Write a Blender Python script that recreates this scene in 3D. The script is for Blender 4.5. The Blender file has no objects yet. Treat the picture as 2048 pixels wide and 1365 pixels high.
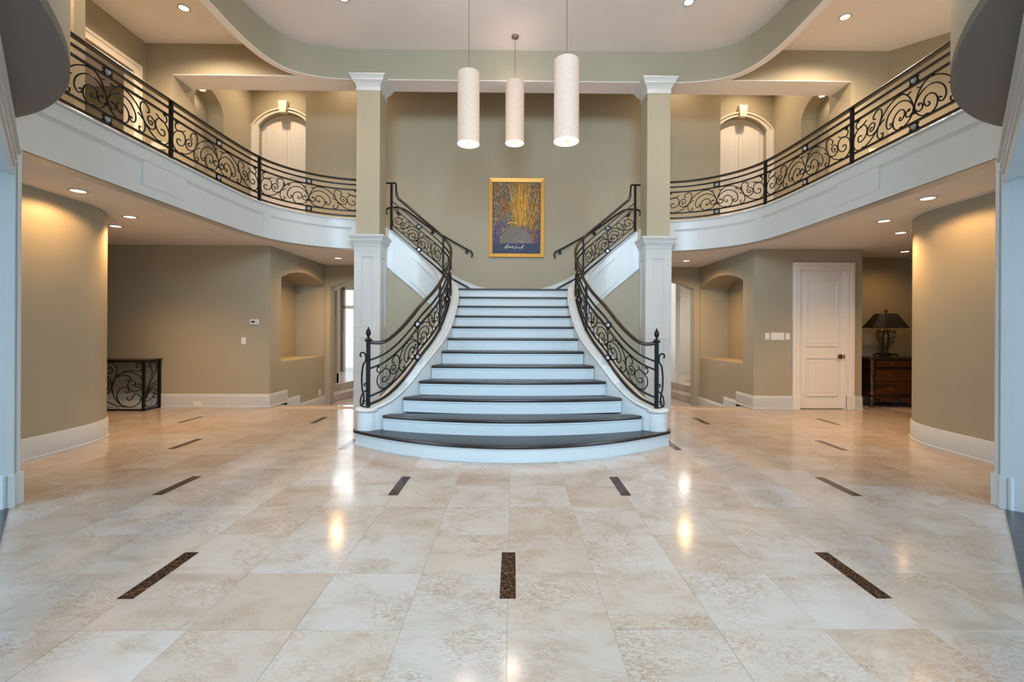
import bpy, bmesh, math, random
from mathutils import Vector, Matrix
from mathutils.geometry import tessellate_polygon
random.seed(7)
SC = bpy.context.scene
COL = SC.collection
PI = math.pi
F, HC, VPX, HOR = 910.0, 1.35, 1026.0, 662.0

# ------------------------------------------------------------------ camera
cam_d = bpy.data.cameras.new('camera')
cam_d.sensor_width = 36.0
cam_d.lens = 16.0
YAW, ROLL = math.radians(0.55), math.radians(0.28)
cam_d.shift_x = -(2 + F * math.tan(YAW)) / 2048.0
cam_d.shift_y = -20.5 / 2048.0
cam_d.clip_start = 0.05
cam_d.clip_end = 200
cam = bpy.data.objects.new('camera', cam_d)
COL.objects.link(cam)
cam.matrix_world = (Matrix.Translation((0, 0, HC)) @ Matrix.Rotation(-YAW, 4, 'Z')
                    @ Matrix.Rotation(PI / 2, 4, 'X') @ Matrix.Rotation(ROLL, 4, 'Z'))
SC.camera = cam

# ------------------------------------------------------------------ view, world, daylight
vs = SC.view_settings
vs.view_transform = 'Standard'
vs.look = 'None'
vs.gamma = 1.0
vs.use_curve_mapping = False
vs.exposure = 0.12
SC.cycles.use_denoising = True
try:
    SC.cycles.denoiser = 'OPENIMAGEDENOISE'
except Exception:
    pass
SC.cycles.use_adaptive_sampling = True
SC.cycles.adaptive_threshold = 0.045
SC.cycles.max_bounces = 7
SC.cycles.diffuse_bounces = 4
SC.cycles.glossy_bounces = 4
SC.cycles.sample_clamp_indirect = 6.0
SC.cycles.caustics_reflective = False
SC.cycles.caustics_refractive = False
SC.cycles.light_sampling_threshold = 0.03

W = bpy.data.worlds.new('daylight_sky')
SC.world = W
W.use_nodes = True
_bg = W.node_tree.nodes['Background']
_bg.inputs['Color'].default_value = (0.86, 0.94, 1.0, 1)
_bg.inputs['Strength'].default_value = 1.2


def area_light(name, loc, target, sx, sy, power, color):
    d = bpy.data.lights.new(name, 'AREA')
    d.shape = 'RECTANGLE'
    d.size, d.size_y = sx, sy
    d.energy = power
    d.color = color
    o = bpy.data.objects.new(name, d)
    COL.objects.link(o)
    o.location = loc
    o.rotation_euler = (Vector(target) - Vector(loc)).to_track_quat('-Z', 'Y').to_euler()
    return o


DAY = (0.42, 0.70, 1.0)
# daylight through the tall entry window behind the camera, the side rooms' windows and the garden room's glass
area_light('entry_window_daylight', (0, -1.9, 1.9), (0, 6, 1.9), 2.6, 3.4, 85, DAY)
area_light('entry_transom_daylight', (0, -1.9, 4.6), (0, 6, 7.0), 2.6, 1.7, 680, (0.60, 0.80, 1.0))
area_light('side_window_daylight', (-6.3, 0.2, 1.7), (-2.6, 3.0, 0.6), 2.2, 2.0, 220, DAY)
area_light('side_window_daylight', (6.3, 0.2, 1.7), (2.6, 3.0, 0.6), 2.2, 2.0, 220, DAY)
area_light('garden_window_daylight', (-5.0, 14.7, 1.9), (-4.0, 9.0, 0.0), 3.4, 2.6, 45, (0.86, 0.93, 1.0))
area_light('garden_window_daylight', (3.5, 14.7, 1.9), (4.6, 9.0, 0.4), 3.4, 2.6, 50, (0.92, 0.95, 1.0))


area_light('garden_fill_light', (-4.6, 12.6, 3.25), (-4.6, 12.0, 0), 2.5, 2.0, 100, (0.95, 0.97, 1.0))  # added overhead fill to brighten the garden room, not a real skylight
area_light('garden_fill_light', (4.9, 12.6, 3.25), (4.9, 12.0, 0), 2.5, 2.0, 120, (1.0, 0.97, 0.92))  # same added fill for the other half of the garden room


# ------------------------------------------------------------------ materials
def lin(c):
    return tuple(((v / 255) / 12.92 if v / 255 <= 0.04045 else ((v / 255 + 0.055) / 1.055) ** 2.4) for v in c) + (1,)


def new_mat(name):
    m = bpy.data.materials.new(name)
    m.use_nodes = True
    nt = m.node_tree
    return m, nt, nt.nodes['Principled BSDF']


def noise(nt, vec, scale, detail=3, rough=0.5, dist=0.0):
    n = nt.nodes.new('ShaderNodeTexNoise')
    n.inputs['Scale'].default_value = scale
    n.inputs['Detail'].default_value = detail
    n.inputs['Roughness'].default_value = rough
    n.inputs['Distortion'].default_value = dist
    if vec is not None:
        nt.links.new(vec, n.inputs['Vector'])
    return n


def ramp(nt, fac, stops):
    r = nt.nodes.new('ShaderNodeValToRGB')
    el = r.color_ramp.elements
    while len(el) < len(stops):
        el.new(0.5)
    for e, (p, c) in zip(el, stops):
        e.position = p
        e.color = c
    nt.links.new(fac, r.inputs['Fac'])
    return r


def mixc(nt, fac, a, b, mode='MIX'):
    n = nt.nodes.new('ShaderNodeMix')
    n.data_type = 'RGBA'
    n.blend_type = mode
    for sock, v in ((n.inputs['Factor'], fac), (n.inputs['A'], a), (n.inputs['B'], b)):
        if hasattr(v, 'links'):
            nt.links.new(v, sock)
        else:
            sock.default_value = v
    # colour sockets have their own identifiers
    return n


def mix_rgb(nt, fac, a, b, mode='MIX'):
    n = nt.nodes.new('ShaderNodeMixRGB')
    n.blend_type = mode
    for key, v in (('Fac', fac), ('Color1', a), ('Color2', b)):
        s = n.inputs[key]
        if hasattr(v, 'is_linked'):
            nt.links.new(v, s)
        else:
            s.default_value = v
    return n.outputs['Color']


def wpos(nt):
    g = nt.nodes.new('ShaderNodeNewGeometry')
    return g.outputs['Position']


def bump(nt, height, strength, dist, bsdf):
    b = nt.nodes.new('ShaderNodeBump')
    b.inputs['Strength'].default_value = strength
    b.inputs['Distance'].default_value = dist
    nt.links.new(height, b.inputs['Height'])
    nt.links.new(b.outputs['Normal'], bsdf.inputs['Normal'])


def paint(name, rgb, rough=0.6, var=0.05, bscale=60.0, bstr=0.08):
    m, nt, b = new_mat(name)
    c = lin(rgb)
    p = wpos(nt)
    n = noise(nt, p, 1.7, 3)
    r = ramp(nt, n.outputs['Fac'], [(0.3, tuple(v * (1 - var) for v in c[:3]) + (1,)),
                                    (0.7, tuple(min(1, v * (1 + var)) for v in c[:3]) + (1,))])
    nt.links.new(r.outputs['Color'], b.inputs['Base Color'])
    b.inputs['Roughness'].default_value = rough
    if bstr > 0.2:
        n2 = noise(nt, p, bscale, 2)
        bump(nt, n2.outputs['Fac'], bstr, 0.004, b)
    return m


def plain(name, rgb, rough=0.4, metal=0.0, spec=None, coat=0.0):
    m, nt, b = new_mat(name)
    c = lin(rgb)
    n = noise(nt, wpos(nt), 9.0, 3)
    r = ramp(nt, n.outputs['Fac'], [(0.3, tuple(v * 0.93 for v in c[:3]) + (1,)), (0.7, c)])
    nt.links.new(r.outputs['Color'], b.inputs['Base Color'])
    b.inputs['Roughness'].default_value = rough
    b.inputs['Metallic'].default_value = metal
    b.inputs['Coat Weight'].default_value = coat
    return m


def emit(name, rgb, strength):
    m, nt, b = new_mat(name)
    b.inputs['Base Color'].default_value = (0.8, 0.8, 0.8, 1)
    b.inputs['Emission Color'].default_value = rgb + (1,)
    b.inputs['Emission Strength'].default_value = strength
    return m


def wood(name, dark, light, scale=6.0, rough=0.3, axis='x', coat=0.2):
    m, nt, b = new_mat(name)
    p = wpos(nt)
    mp = nt.nodes.new('ShaderNodeMapping')
    mp.inputs['Scale'].default_value = {'x': (0.6, 9, 9), 'y': (9, 0.6, 9), 'z': (9, 9, 0.6)}[axis]
    nt.links.new(p, mp.inputs['Vector'])
    n = noise(nt, mp.outputs['Vector'], scale, 5, 0.6, 0.6)
    r = ramp(nt, n.outputs['Fac'], [(0.32, lin(dark)), (0.68, lin(light))])
    nt.links.new(r.outputs['Color'], b.inputs['Base Color'])
    b.inputs['Roughness'].default_value = rough
    b.inputs['Coat Weight'].default_value = coat
    b.inputs['Coat Roughness'].default_value = 0.15
    return m


def travertine(name):
    m, nt, b = new_mat(name)
    L = nt.links
    oi = nt.nodes.new('ShaderNodeObjectInfo')
    p = wpos(nt)
    mul = nt.nodes.new('ShaderNodeVectorMath')
    mul.operation = 'SCALE'
    mul.inputs[0].default_value = (37.0, 91.0, 53.0)
    L.new(oi.outputs['Random'], mul.inputs['Scale'])
    add = nt.nodes.new('ShaderNodeVectorMath')
    add.operation = 'ADD'
    L.new(p, add.inputs[0])
    L.new(mul.outputs['Vector'], add.inputs[1])
    v = add.outputs['Vector']
    # every stone its own tone
    tone = ramp(nt, oi.outputs['Random'], [(0.0, lin((176, 163, 150))), (0.25, lin((182, 175, 168))), (0.45, lin((173, 157, 142))),
                                           (0.62, lin((183, 173, 163))), (0.8, lin((177, 163, 148))), (1.0, lin((184, 179, 174)))])
    # stretched cloudy bands
    mp = nt.nodes.new('ShaderNodeMapping')
    mp.inputs['Scale'].default_value = (2.2, 3.6, 1)
    mp.inputs['Rotation'].default_value = (0, 0, 0.6)
    L.new(v, mp.inputs['Vector'])
    n1 = noise(nt, mp.outputs['Vector'], 1.3, 5, 0.62, 0.4)
    band = ramp(nt, n1.outputs['Fac'], [(0.30, (0.66, 0.56, 0.43, 1)), (0.47, (0.93, 0.89, 0.84, 1)), (0.62, (1, 1, 1, 1)), (0.78, (0.84, 0.75, 0.64, 1))])
    c = mix_rgb(nt, 0.62, tone.outputs['Color'], band.outputs['Color'], 'MULTIPLY')
    # brecciated flecks in patches
    mpf = nt.nodes.new('ShaderNodeMapping')
    mpf.inputs['Scale'].default_value = (0.6, 1.5, 1)
    mpf.inputs['Rotation'].default_value = (0, 0, 0.9)
    L.new(v, mpf.inputs['Vector'])
    n2 = noise(nt, mpf.outputs['Vector'], 34, 4, 0.55, 1.6)
    fleck = ramp(nt, n2.outputs['Fac'], [(0.50, (0, 0, 0, 1)), (0.535, (1, 1, 1, 1)), (0.60, (1, 1, 1, 1)), (0.63, (0, 0, 0, 1))])
    n3 = noise(nt, v, 2.3, 3, 0.5, 0.3)
    patch = ramp(nt, n3.outputs['Fac'], [(0.46, (0, 0, 0, 1)), (0.64, (1, 1, 1, 1))])
    f = mix_rgb(nt, 1.0, fleck.outputs['Color'], patch.outputs['Color'], 'MULTIPLY')
    sc = nt.nodes.new('ShaderNodeMath')
    sc.operation = 'MULTIPLY'
    sc.inputs[1].default_value = 0.72
    L.new(f, sc.inputs[0])
    c = mix_rgb(nt, sc.outputs[0], c, lin((150, 124, 98)))
    # thin dark worm lines
    n4 = noise(nt, v, 7.5, 5, 0.65, 1.2)
    worm = ramp(nt, n4.outputs['Fac'], [(0.492, (0, 0, 0, 1)), (0.50, (1, 1, 1, 1)), (0.508, (0, 0, 0, 1))])
    n5 = noise(nt, v, 3.1, 2)
    wp = ramp(nt, n5.outputs['Fac'], [(0.54, (0, 0, 0, 1)), (0.62, (0.8, 0.8, 0.8, 1))])
    wf = mix_rgb(nt, 1.0, worm.outputs['Color'], wp.outputs['Color'], 'MULTIPLY')
    c = mix_rgb(nt, wf, c, lin((112, 88, 62)))
    L.new(c, b.inputs['Base Color'])
    rr = ramp(nt, n1.outputs['Fac'], [(0.3, (0.17, 0.17, 0.17, 1)), (0.7, (0.10, 0.10, 0.10, 1))])
    L.new(rr.outputs['Color'], b.inputs['Roughness'])
    b.inputs['Specular IOR Level'].default_value = 0.36
    return m


def dark_marble(name):
    m, nt, b = new_mat(name)
    p = wpos(nt)
    vo = nt.nodes.new('ShaderNodeTexVoronoi')
    vo.feature = 'DISTANCE_TO_EDGE'
    vo.inputs['Scale'].default_value = 34
    nz = noise(nt, p, 12, 3)
    va = nt.nodes.new('ShaderNodeVectorMath')
    va.operation = 'MULTIPLY_ADD'
    nt.links.new(nz.outputs['Color'], va.inputs[0])
    va.inputs[1].default_value = (0.07, 0.07, 0.07)
    nt.links.new(p, va.inputs[2])
    nt.links.new(va.outputs['Vector'], vo.inputs['Vector'])
    r = ramp(nt, vo.outputs['Distance'], [(0.0, lin((122, 92, 70))), (0.035, lin((60, 38, 26))), (0.2, lin((30, 20, 16)))])
    nt.links.new(r.outputs['Color'], b.inputs['Base Color'])
    b.inputs['Roughness'].default_value = 0.12
    return m


def linen(name, emission):
    m, nt, b = new_mat(name)
    p = wpos(nt)
    mp = nt.nodes.new('ShaderNodeMapping')
    mp.inputs['Scale'].default_value = (30, 30, 220)
    nt.links.new(p, mp.inputs['Vector'])
    n = noise(nt, mp.outputs['Vector'], 1.0, 2)
    mp2 = nt.nodes.new('ShaderNodeMapping')
    mp2.inputs['Scale'].default_value = (220, 220, 22)
    nt.links.new(p, mp2.inputs['Vector'])
    n2 = noise(nt, mp2.outputs['Vector'], 1.0, 2)
    f = mix_rgb(nt, 0.5, n.outputs['Fac'], n2.outputs['Fac'])
    r = ramp(nt, f, [(0.3, lin((182, 165, 150))), (0.7, lin((206, 196, 184)))])
    nt.links.new(r.outputs['Color'], b.inputs['Base Color'])
    b.inputs['Roughness'].default_value = 0.9
    e = mix_rgb(nt, 1.0, r.outputs['Color'], (1.0, 0.66, 0.46, 1), 'MULTIPLY')
    nt.links.new(e, b.inputs['Emission Color'])
    b.inputs['Emission Strength'].default_value = emission
    return m


def art_canvas(name):
    m, nt, b = new_mat(name)
    tc = nt.nodes.new('ShaderNodeTexCoord')
    g = tc.outputs['Generated']
    sep = nt.nodes.new('ShaderNodeSeparateXYZ')
    nt.links.new(g, sep.inputs[0])
    n = noise(nt, g, 26, 6, 0.75, 0.5)
    base = ramp(nt, n.outputs['Fac'], [(0.30, lin((38, 36, 40))), (0.45, lin((92, 84, 70))), (0.58, lin((150, 138, 112))), (0.74, lin((206, 190, 150)))])
    # warm rust and blue patches
    n2 = noise(nt, g, 4.0, 3, 0.6, 0.6)
    rust = ramp(nt, n2.outputs['Fac'], [(0.50, (0, 0, 0, 1)), (0.62, (0.6, 0.6, 0.6, 1))])
    c = mix_rgb(nt, rust.outputs['Color'], base.outputs['Color'], lin((150, 92, 36)), 'MIX')
    n3 = noise(nt, g, 3.1, 3, 0.6, 0.4)
    low = ramp(nt, sep.outputs['Z'], [(0.30, (1, 1, 1, 1)), (0.52, (0, 0, 0, 1))])
    bl = ramp(nt, n3.outputs['Fac'], [(0.44, (0, 0, 0, 1)), (0.54, (0.9, 0.9, 0.9, 1))])
    bf = mix_rgb(nt, 1.0, low.outputs['Color'], bl.outputs['Color'], 'MULTIPLY')
    n4 = noise(nt, g, 30, 4, 0.7)
    blue = ramp(nt, n4.outputs['Fac'], [(0.35, lin((18, 26, 66))), (0.5, lin((36, 66, 138))), (0.65, lin((176, 104, 80)))])
    c = mix_rgb(nt, bf, c, blue.outputs['Color'])
    # golden sheaf region up the middle
    n5 = noise(nt, g, 5, 3)
    dx = nt.nodes.new('ShaderNodeMath')
    dx.operation = 'SUBTRACT'
    nt.links.new(sep.outputs['X'], dx.inputs[0])
    dx.inputs[1].default_value = 0.6
    ab = nt.nodes.new('ShaderNodeMath')
    ab.operation = 'ABSOLUTE'
    nt.links.new(dx.outputs[0], ab.inputs[0])
    gd = ramp(nt, ab.outputs[0], [(0.05, (0.75, 0.75, 0.75, 1)), (0.26, (0, 0, 0, 1))])
    up = ramp(nt, sep.outputs['Z'], [(0.34, (0, 0, 0, 1)), (0.42, (1, 1, 1, 1))])
    gf = mix_rgb(nt, 1.0, gd.outputs['Color'], up.outputs['Color'], 'MULTIPLY')
    mp = nt.nodes.new('ShaderNodeMapping')
    mp.inputs['Scale'].default_value = (40, 1, 4)
    nt.links.new(g, mp.inputs['Vector'])
    n6 = noise(nt, mp.outputs['Vector'], 1, 3)
    gold = ramp(nt, n6.outputs['Fac'], [(0.35, lin((120, 84, 24))), (0.6, lin((214, 160, 52)))])
    c = mix_rgb(nt, gf, c, gold.outputs['Color'])
    # grey-blue ground strip along the foot
    gr = ramp(nt, sep.outputs['Z'], [(0.125, (1, 1, 1, 1)), (0.14, (0, 0, 0, 1))])
    c = mix_rgb(nt, gr.outputs['Color'], c, lin((70, 78, 98)))
    nt.links.new(c, b.inputs['Base Color'])
    b.inputs['Roughness'].default_value = 0.7
    b.inputs['Specular IOR Level'].default_value = 0.2
    return m


M = {}
M['wall'] = paint('wall_paint_olive_taupe', (161, 152, 129), 0.65, 0.03)
M['ceil'] = paint('ceiling_paint_pale', (226, 223, 222), 0.75, 0.02)
M['soffit'] = paint('bay_soffit_shaded_ceiling', (128, 124, 122), 0.7, 0.02)  # ceiling colour darkened: the shade under the bay is put into the paint
M['white'] = paint('trim_paint_white', (194, 197, 195), 0.35, 0.015, 40, 0.03)
M['doorwhite'] = paint('warm_white_door_paint', (226, 221, 211), 0.4, 0.015, 40, 0.03)
M['cream'] = paint('cream_door_paint', (224, 216, 202), 0.4, 0.015, 40, 0.03)
M['iron'] = plain('black_wrought_iron', (24, 23, 22), 0.42, 0.6)
M['bronze'] = plain('dark_bronze_handrail', (50, 38, 30), 0.32, 0.3)
M['tread'] = wood('dark_stained_oak', (15, 10, 8), (40, 26, 19), 3.0, 0.33, coat=0.0)
M['trav'] = travertine('polished_travertine')
M['grout'] = plain('pale_grout', (168, 158, 144), 0.8)
M['marble'] = dark_marble('dark_emperador_marble')
M['sidewood'] = wood('side_room_dark_floor', (40, 34, 34), (70, 60, 58), 3, 0.3)
M['linen'] = linen('linen_shade', 0.34)
M['bulb'] = emit('warm_lamp_glow', (1.0, 0.72, 0.5), 9.0)
M['diffuser'] = emit('pendant_diffuser', (1.0, 0.80, 0.62), 0.42)
M['brass'] = plain('aged_brass', (150, 118, 72), 0.3, 0.9)
M['nickel'] = plain('brushed_nickel', (150, 140, 125), 0.35, 0.9)
M['gold'] = plain('gilt_frame', (216, 168, 80), 0.35, 0.45)
M['plastic'] = plain('white_plastic', (228, 226, 220), 0.4)
M['screen'] = plain('thermostat_display', (70, 78, 66), 0.25)
M['black'] = plain('black_lacquer', (22, 18, 15), 0.5)
M['art'] = art_canvas('abstract_painting')
M['stalk'] = plain('golden_paint', (232, 176, 60), 0.6)
M['shell'] = plain('grey_taupe_paint', (146, 136, 120), 0.6)
M['shell_dark'] = plain('dark_taupe_paint', (92, 84, 76), 0.6)
M['pale'] = plain('pale_cream_paint', (236, 222, 196), 0.4)
M['walnut'] = wood('burl_walnut', (38, 20, 10), (104, 58, 26), 2.2, 0.35)
M['walnut_dark'] = wood('dark_walnut', (20, 12, 8), (46, 28, 16), 2.2, 0.4)
M['urn'] = plain('antique_bronze_openwork', (120, 96, 62), 0.45, 0.7)
M['stone_top'] = plain('dark_stone_top', (54, 46, 38), 0.25)
M['shade_black'] = plain('black_paper_shade', (26, 21, 17), 0.6)
M['bounce_floor'] = paint('pale_bounce_floor', (196, 182, 160), 0.95, 0.05, 200, 0.3)  # unseen balcony floor, given a pale colour to bounce light upward
M['curtain'] = plain('brown_curtain', (120, 96, 72), 0.8)


def glass(name, tint=(1, 1, 1), rough=0.0):
    m = bpy.data.materials.new(name)
    m.use_nodes = True
    nt = m.node_tree
    nt.nodes.clear()
    o = nt.nodes.new('ShaderNodeOutputMaterial')
    t = nt.nodes.new('ShaderNodeBsdfTransparent')
    t.inputs['Color'].default_value = tint + (1,)
    g = nt.nodes.new('ShaderNodeBsdfGlossy')
    g.inputs['Roughness'].default_value = 0.03
    fr = nt.nodes.new('ShaderNodeFresnel')
    fr.inputs['IOR'].default_value = 1.45
    mx = nt.nodes.new('ShaderNodeMixShader')
    nt.links.new(fr.outputs[0], mx.inputs[0])
    nt.links.new(t.outputs[0], mx.inputs[1])
    nt.links.new(g.outputs[0], mx.inputs[2])
    nt.links.new(mx.outputs[0], o.inputs['Surface'])
    return m


M['glass'] = glass('window_glass', (0.96, 0.98, 0.97))
_m, _nt, _b = new_mat('cut_crystal')
_b.inputs['Base Color'].default_value = (0.42, 0.42, 0.44, 1)
_b.inputs['Roughness'].default_value = 0.05
_b.inputs['Metallic'].default_value = 0.2
M['crystal'] = _m


# ------------------------------------------------------------------ mesh helpers
def catmull(pts, sub=6):
    P = [Vector(p) for p in pts]
    out = []
    n = len(P)
    for i in range(n - 1):
        p0 = P[i - 1] if i > 0 else P[i] * 2 - P[i + 1]
        p1, p2 = P[i], P[i + 1]
        p3 = P[i + 2] if i + 2 < n else P[i + 1] * 2 - P[i]
        for k in range(sub):
            t = k / sub
            out.append(0.5 * ((2 * p1) + (p2 - p0) * t + (2 * p0 - 5 * p1 + 4 * p2 - p3) * t * t
                              + (3 * p1 - p0 - 3 * p2 + p3) * t ** 3))
    out.append(P[-1])
    return out


def arch_loop(u0, u1, v0, vs_, rise, n=16):
    w = (u1 - u0) / 2
    if rise <= 0:
        return [(u0, v0), (u1, v0), (u1, vs_), (u0, vs_)]
    R = (w * w + rise * rise) / (2 * rise)
    cu, cv = (u0 + u1) / 2, vs_ + rise - R
    a = math.asin(min(1, w / R))
    if rise > w:
        a = PI - a
    pts = [(u0, v0), (u1, v0)]
    for i in range(n + 1):
        t = a - 2 * a * i / n
        pts.append((cu + R * math.sin(t), cv + R * math.cos(t)))
    return pts


class MB:
    def __init__(self):
        self.v, self.f = [], []

    def add(self, vs_, fs):
        b = len(self.v)
        self.v += [tuple(p) for p in vs_]
        self.f += [tuple(i + b for i in f) for f in fs]
        return self

    def box(self, x0, x1, y0, y1, z0, z1):
        x0, x1 = min(x0, x1), max(x0, x1)
        y0, y1 = min(y0, y1), max(y0, y1)
        z0, z1 = min(z0, z1), max(z0, z1)
        return self.add([(x0, y0, z0), (x1, y0, z0), (x1, y1, z0), (x0, y1, z0), (x0, y0, z1), (x1, y0, z1), (x1, y1, z1), (x0, y1, z1)],
                        [(0, 3, 2, 1), (4, 5, 6, 7), (0, 1, 5, 4), (1, 2, 6, 5), (2, 3, 7, 6), (3, 0, 4, 7)])

    def frustum(self, cx, cy, z0, z1, h0, h1):
        (a0, b0), (a1, b1) = h0, h1
        return self.add([(cx - a0, cy - b0, z0), (cx + a0, cy - b0, z0), (cx + a0, cy + b0, z0), (cx - a0, cy + b0, z0),
                         (cx - a1, cy - b1, z1), (cx + a1, cy - b1, z1), (cx + a1, cy + b1, z1), (cx - a1, cy + b1, z1)],
                        [(0, 3, 2, 1), (4, 5, 6, 7), (0, 1, 5, 4), (1, 2, 6, 5), (2, 3, 7, 6), (3, 0, 4, 7)])

    def prism(self, poly, z0, z1):
        n = len(poly)
        vs_ = [(p[0], p[1], z0) for p in poly] + [(p[0], p[1], z1) for p in poly]
        fs = [tuple(range(n - 1, -1, -1)), tuple(range(n, 2 * n))]
        fs += [(i, (i + 1) % n, n + (i + 1) % n, n + i) for i in range(n)]
        return self.add(vs_, fs)

    def sweep(self, path, prof, caps=True):
        """path of (x, y, z); prof of (offset to the path's right, height)"""
        P = [Vector(p) for p in path]
        n, m = len(P), len(prof)
        vs_ = []
        for i, p in enumerate(P):
            d1 = (P[i] - P[i - 1]) if i else (P[1] - P[0])
            d2 = (P[i + 1] - P[i]) if i + 1 < n else (P[-1] - P[-2])
            a = Vector((d1.x, d1.y)).normalized() if d1.xy.length > 1e-9 else Vector((0, 1))
            b = Vector((d2.x, d2.y)).normalized() if d2.xy.length > 1e-9 else a
            t = (a + b).normalized()
            k = 1.0 / max(0.4, t.dot(a))
            nx, ny = t.y * k, -t.x * k
            for (o, h) in prof:
                vs_.append((p.x + nx * o, p.y + ny * o, p.z + h))
        fs = []
        for i in range(n - 1):
            for j in range(m):
                a = i * m + j
                b = i * m + (j + 1) % m
                fs.append((a, b, b + m, a + m))
        if caps:
            fs.append(tuple(range(m - 1, -1, -1)))
            fs.append(tuple((n - 1) * m + j for j in range(m)))
        return self.add(vs_, fs)

    def ribbon(self, path, o0, o1, tops, bots):
        P = [Vector(p) for p in path]
        n = len(P)
        vs_ = []
        for i, p in enumerate(P):
            d = (P[min(i + 1, n - 1)] - P[max(i - 1, 0)])
            t = Vector((d.x, d.y)).normalized()
            nx, ny = t.y, -t.x
            for o, z in ((o0, bots[i]), (o1, bots[i]), (o1, tops[i]), (o0, tops[i])):
                vs_.append((p.x + nx * o, p.y + ny * o, z))
        fs = []
        for i in range(n - 1):
            for j in range(4):
                a, b = i * 4 + j, i * 4 + (j + 1) % 4
                fs.append((a, b, b + 4, a + 4))
        fs.append((3, 2, 1, 0))
        fs.append(tuple((n - 1) * 4 + j for j in range(4)))
        return self.add(vs_, fs)

    def tube(self, pts, r, n=6, closed=False, taper=None):
        P = [Vector(p) for p in pts]
        N = len(P)
        up = None
        vs_, fs = [], []
        for i, p in enumerate(P):
            if closed:
                t = (P[(i + 1) % N] - P[i - 1])
            else:
                t = P[min(i + 1, N - 1)] - P[max(i - 1, 0)]
            if t.length < 1e-9:
                t = Vector((0, 0, 1))
            t.normalize()
            if up is None:
                ref = Vector((0, 0, 1)) if abs(t.z) < 0.9 else Vector((1, 0, 0))
                up = (ref - t * ref.dot(t)).normalized()
            else:
                up = (up - t * up.dot(t))
                if up.length < 1e-6:
                    up = t.orthogonal()
                up.normalize()
            sd = t.cross(up)
            rr = r * (taper(i / max(1, N - 1)) if taper else 1)
            for k in range(n):
                a = 2 * PI * (k + 0.5) / n
                vs_.append(p + (up * math.cos(a) + sd * math.sin(a)) * rr)
        for i in range(N if closed else N - 1):
            for k in range(n):
                a, b = i * n + k, i * n + (k + 1) % n
                c, d = ((i + 1) % N) * n + (k + 1) % n, ((i + 1) % N) * n + k
                fs.append((a, b, c, d))
        if not closed:
            fs.append(tuple(range(n - 1, -1, -1)))
            fs.append(tuple((N - 1) * n + k for k in range(n)))
        return self.add(vs_, fs)

    def lathe(self, cx, cy, prof, n=24, z=0.0):
        vs_, fs = [], []
        m = len(prof)
        for k in range(n):
            a = 2 * PI * k / n
            for (r, h) in prof:
                vs_.append((cx + r * math.cos(a), cy + r * math.sin(a), z + h))
        for k in range(n):
            for j in range(m - 1):
                a = k * m + j
                b = ((k + 1) % n) * m + j
                fs.append((a, b, b + 1, a + 1))
        return self.add(vs_, fs)

    def holed(self, outer, holes, f3, depth):
        loops = [outer] + holes
        uv = [q for lp in loops for q in lp]
        tris = [tuple(t) for t in tessellate_polygon([[Vector((u, v, 0)) for u, v in lp] for lp in loops])]
        self.add([f3(u, v, 0) for u, v in uv], tris)
        if depth:
            self.add([f3(u, v, depth) for u, v in uv], [t[::-1] for t in tris])
            for loop in [outer] + holes:
                n = len(loop)
                vs_ = [f3(u, v, 0) for u, v in loop] + [f3(u, v, depth) for u, v in loop]
                self.add(vs_, [(i, (i + 1) % n, n + (i + 1) % n, n + i) for i in range(n)])
        return self

    def build(self, name, mat, parent=None, smooth=False, bevel=0.0, recalc=True, seg=2):
        me = bpy.data.meshes.new(name)
        me.from_pydata(self.v, [], self.f)
        if recalc:
            bm = bmesh.new()
            bm.from_mesh(me)
            bmesh.ops.recalc_face_normals(bm, faces=bm.faces)
            bm.to_mesh(me)
            bm.free()
        me.materials.append(M[mat] if isinstance(mat, str) else mat)
        if smooth:
            for p in me.polygons:
                p.use_smooth = True
            try:
                me.set_sharp_from_angle(angle=math.radians(38))
            except Exception:
                pass
        o = bpy.data.objects.new(name, me)
        COL.objects.link(o)
        if parent is not None:
            attach(o, parent)
        if bevel:
            md = o.modifiers.new('bevel', 'BEVEL')
            md.width = bevel
            md.segments = seg
            md.limit_method = 'ANGLE'
            md.angle_limit = math.radians(40)
        return o


def attach(o, parent):
    o.parent = parent
    loc = Vector((0, 0, 0))
    q = parent
    while q is not None:
        loc += q.location
        q = q.parent
    o.matrix_parent_inverse = Matrix.Translation(-loc) if parent.type == 'EMPTY' else Matrix.Identity(4)
    if parent.type != 'EMPTY':
        o.matrix_parent_inverse = Matrix.Identity(4)


def tag(o, label, cat, group=None, kind=None):
    o['label'] = label
    o['category'] = cat
    if group:
        o['group'] = group
    if kind:
        o['kind'] = kind
    return o


def thing(name, label, cat, loc=(0, 0, 0), group=None, kind=None):
    o = bpy.data.objects.new(name, None)
    o.empty_display_size = 0.1
    COL.objects.link(o)
    o.location = loc
    return tag(o, label, cat, group, kind)


def struct(o, label, cat):
    return tag(o, label, cat, kind='structure')


SIDE = {-1: 'left', 1: 'right'}


def mir(s, pts):
    return [(s * p[0],) + tuple(p[1:]) for p in pts]


BASEB = [(0, 0), (0.026, 0), (0.026, 0.022), (0.018, 0.03), (0.018, 0.195), (0.012, 0.205), (0.012, 0.222), (0.004, 0.235), (0, 0.235)]


def baseboard(path, side=1, parent=None, name='baseboard', h=1.0):
    """path walked so that the room lies on its right when side=1"""
    return MB().sweep(path, [(o * side, z * h) for o, z in BASEB]).build(name, 'white', parent)


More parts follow.
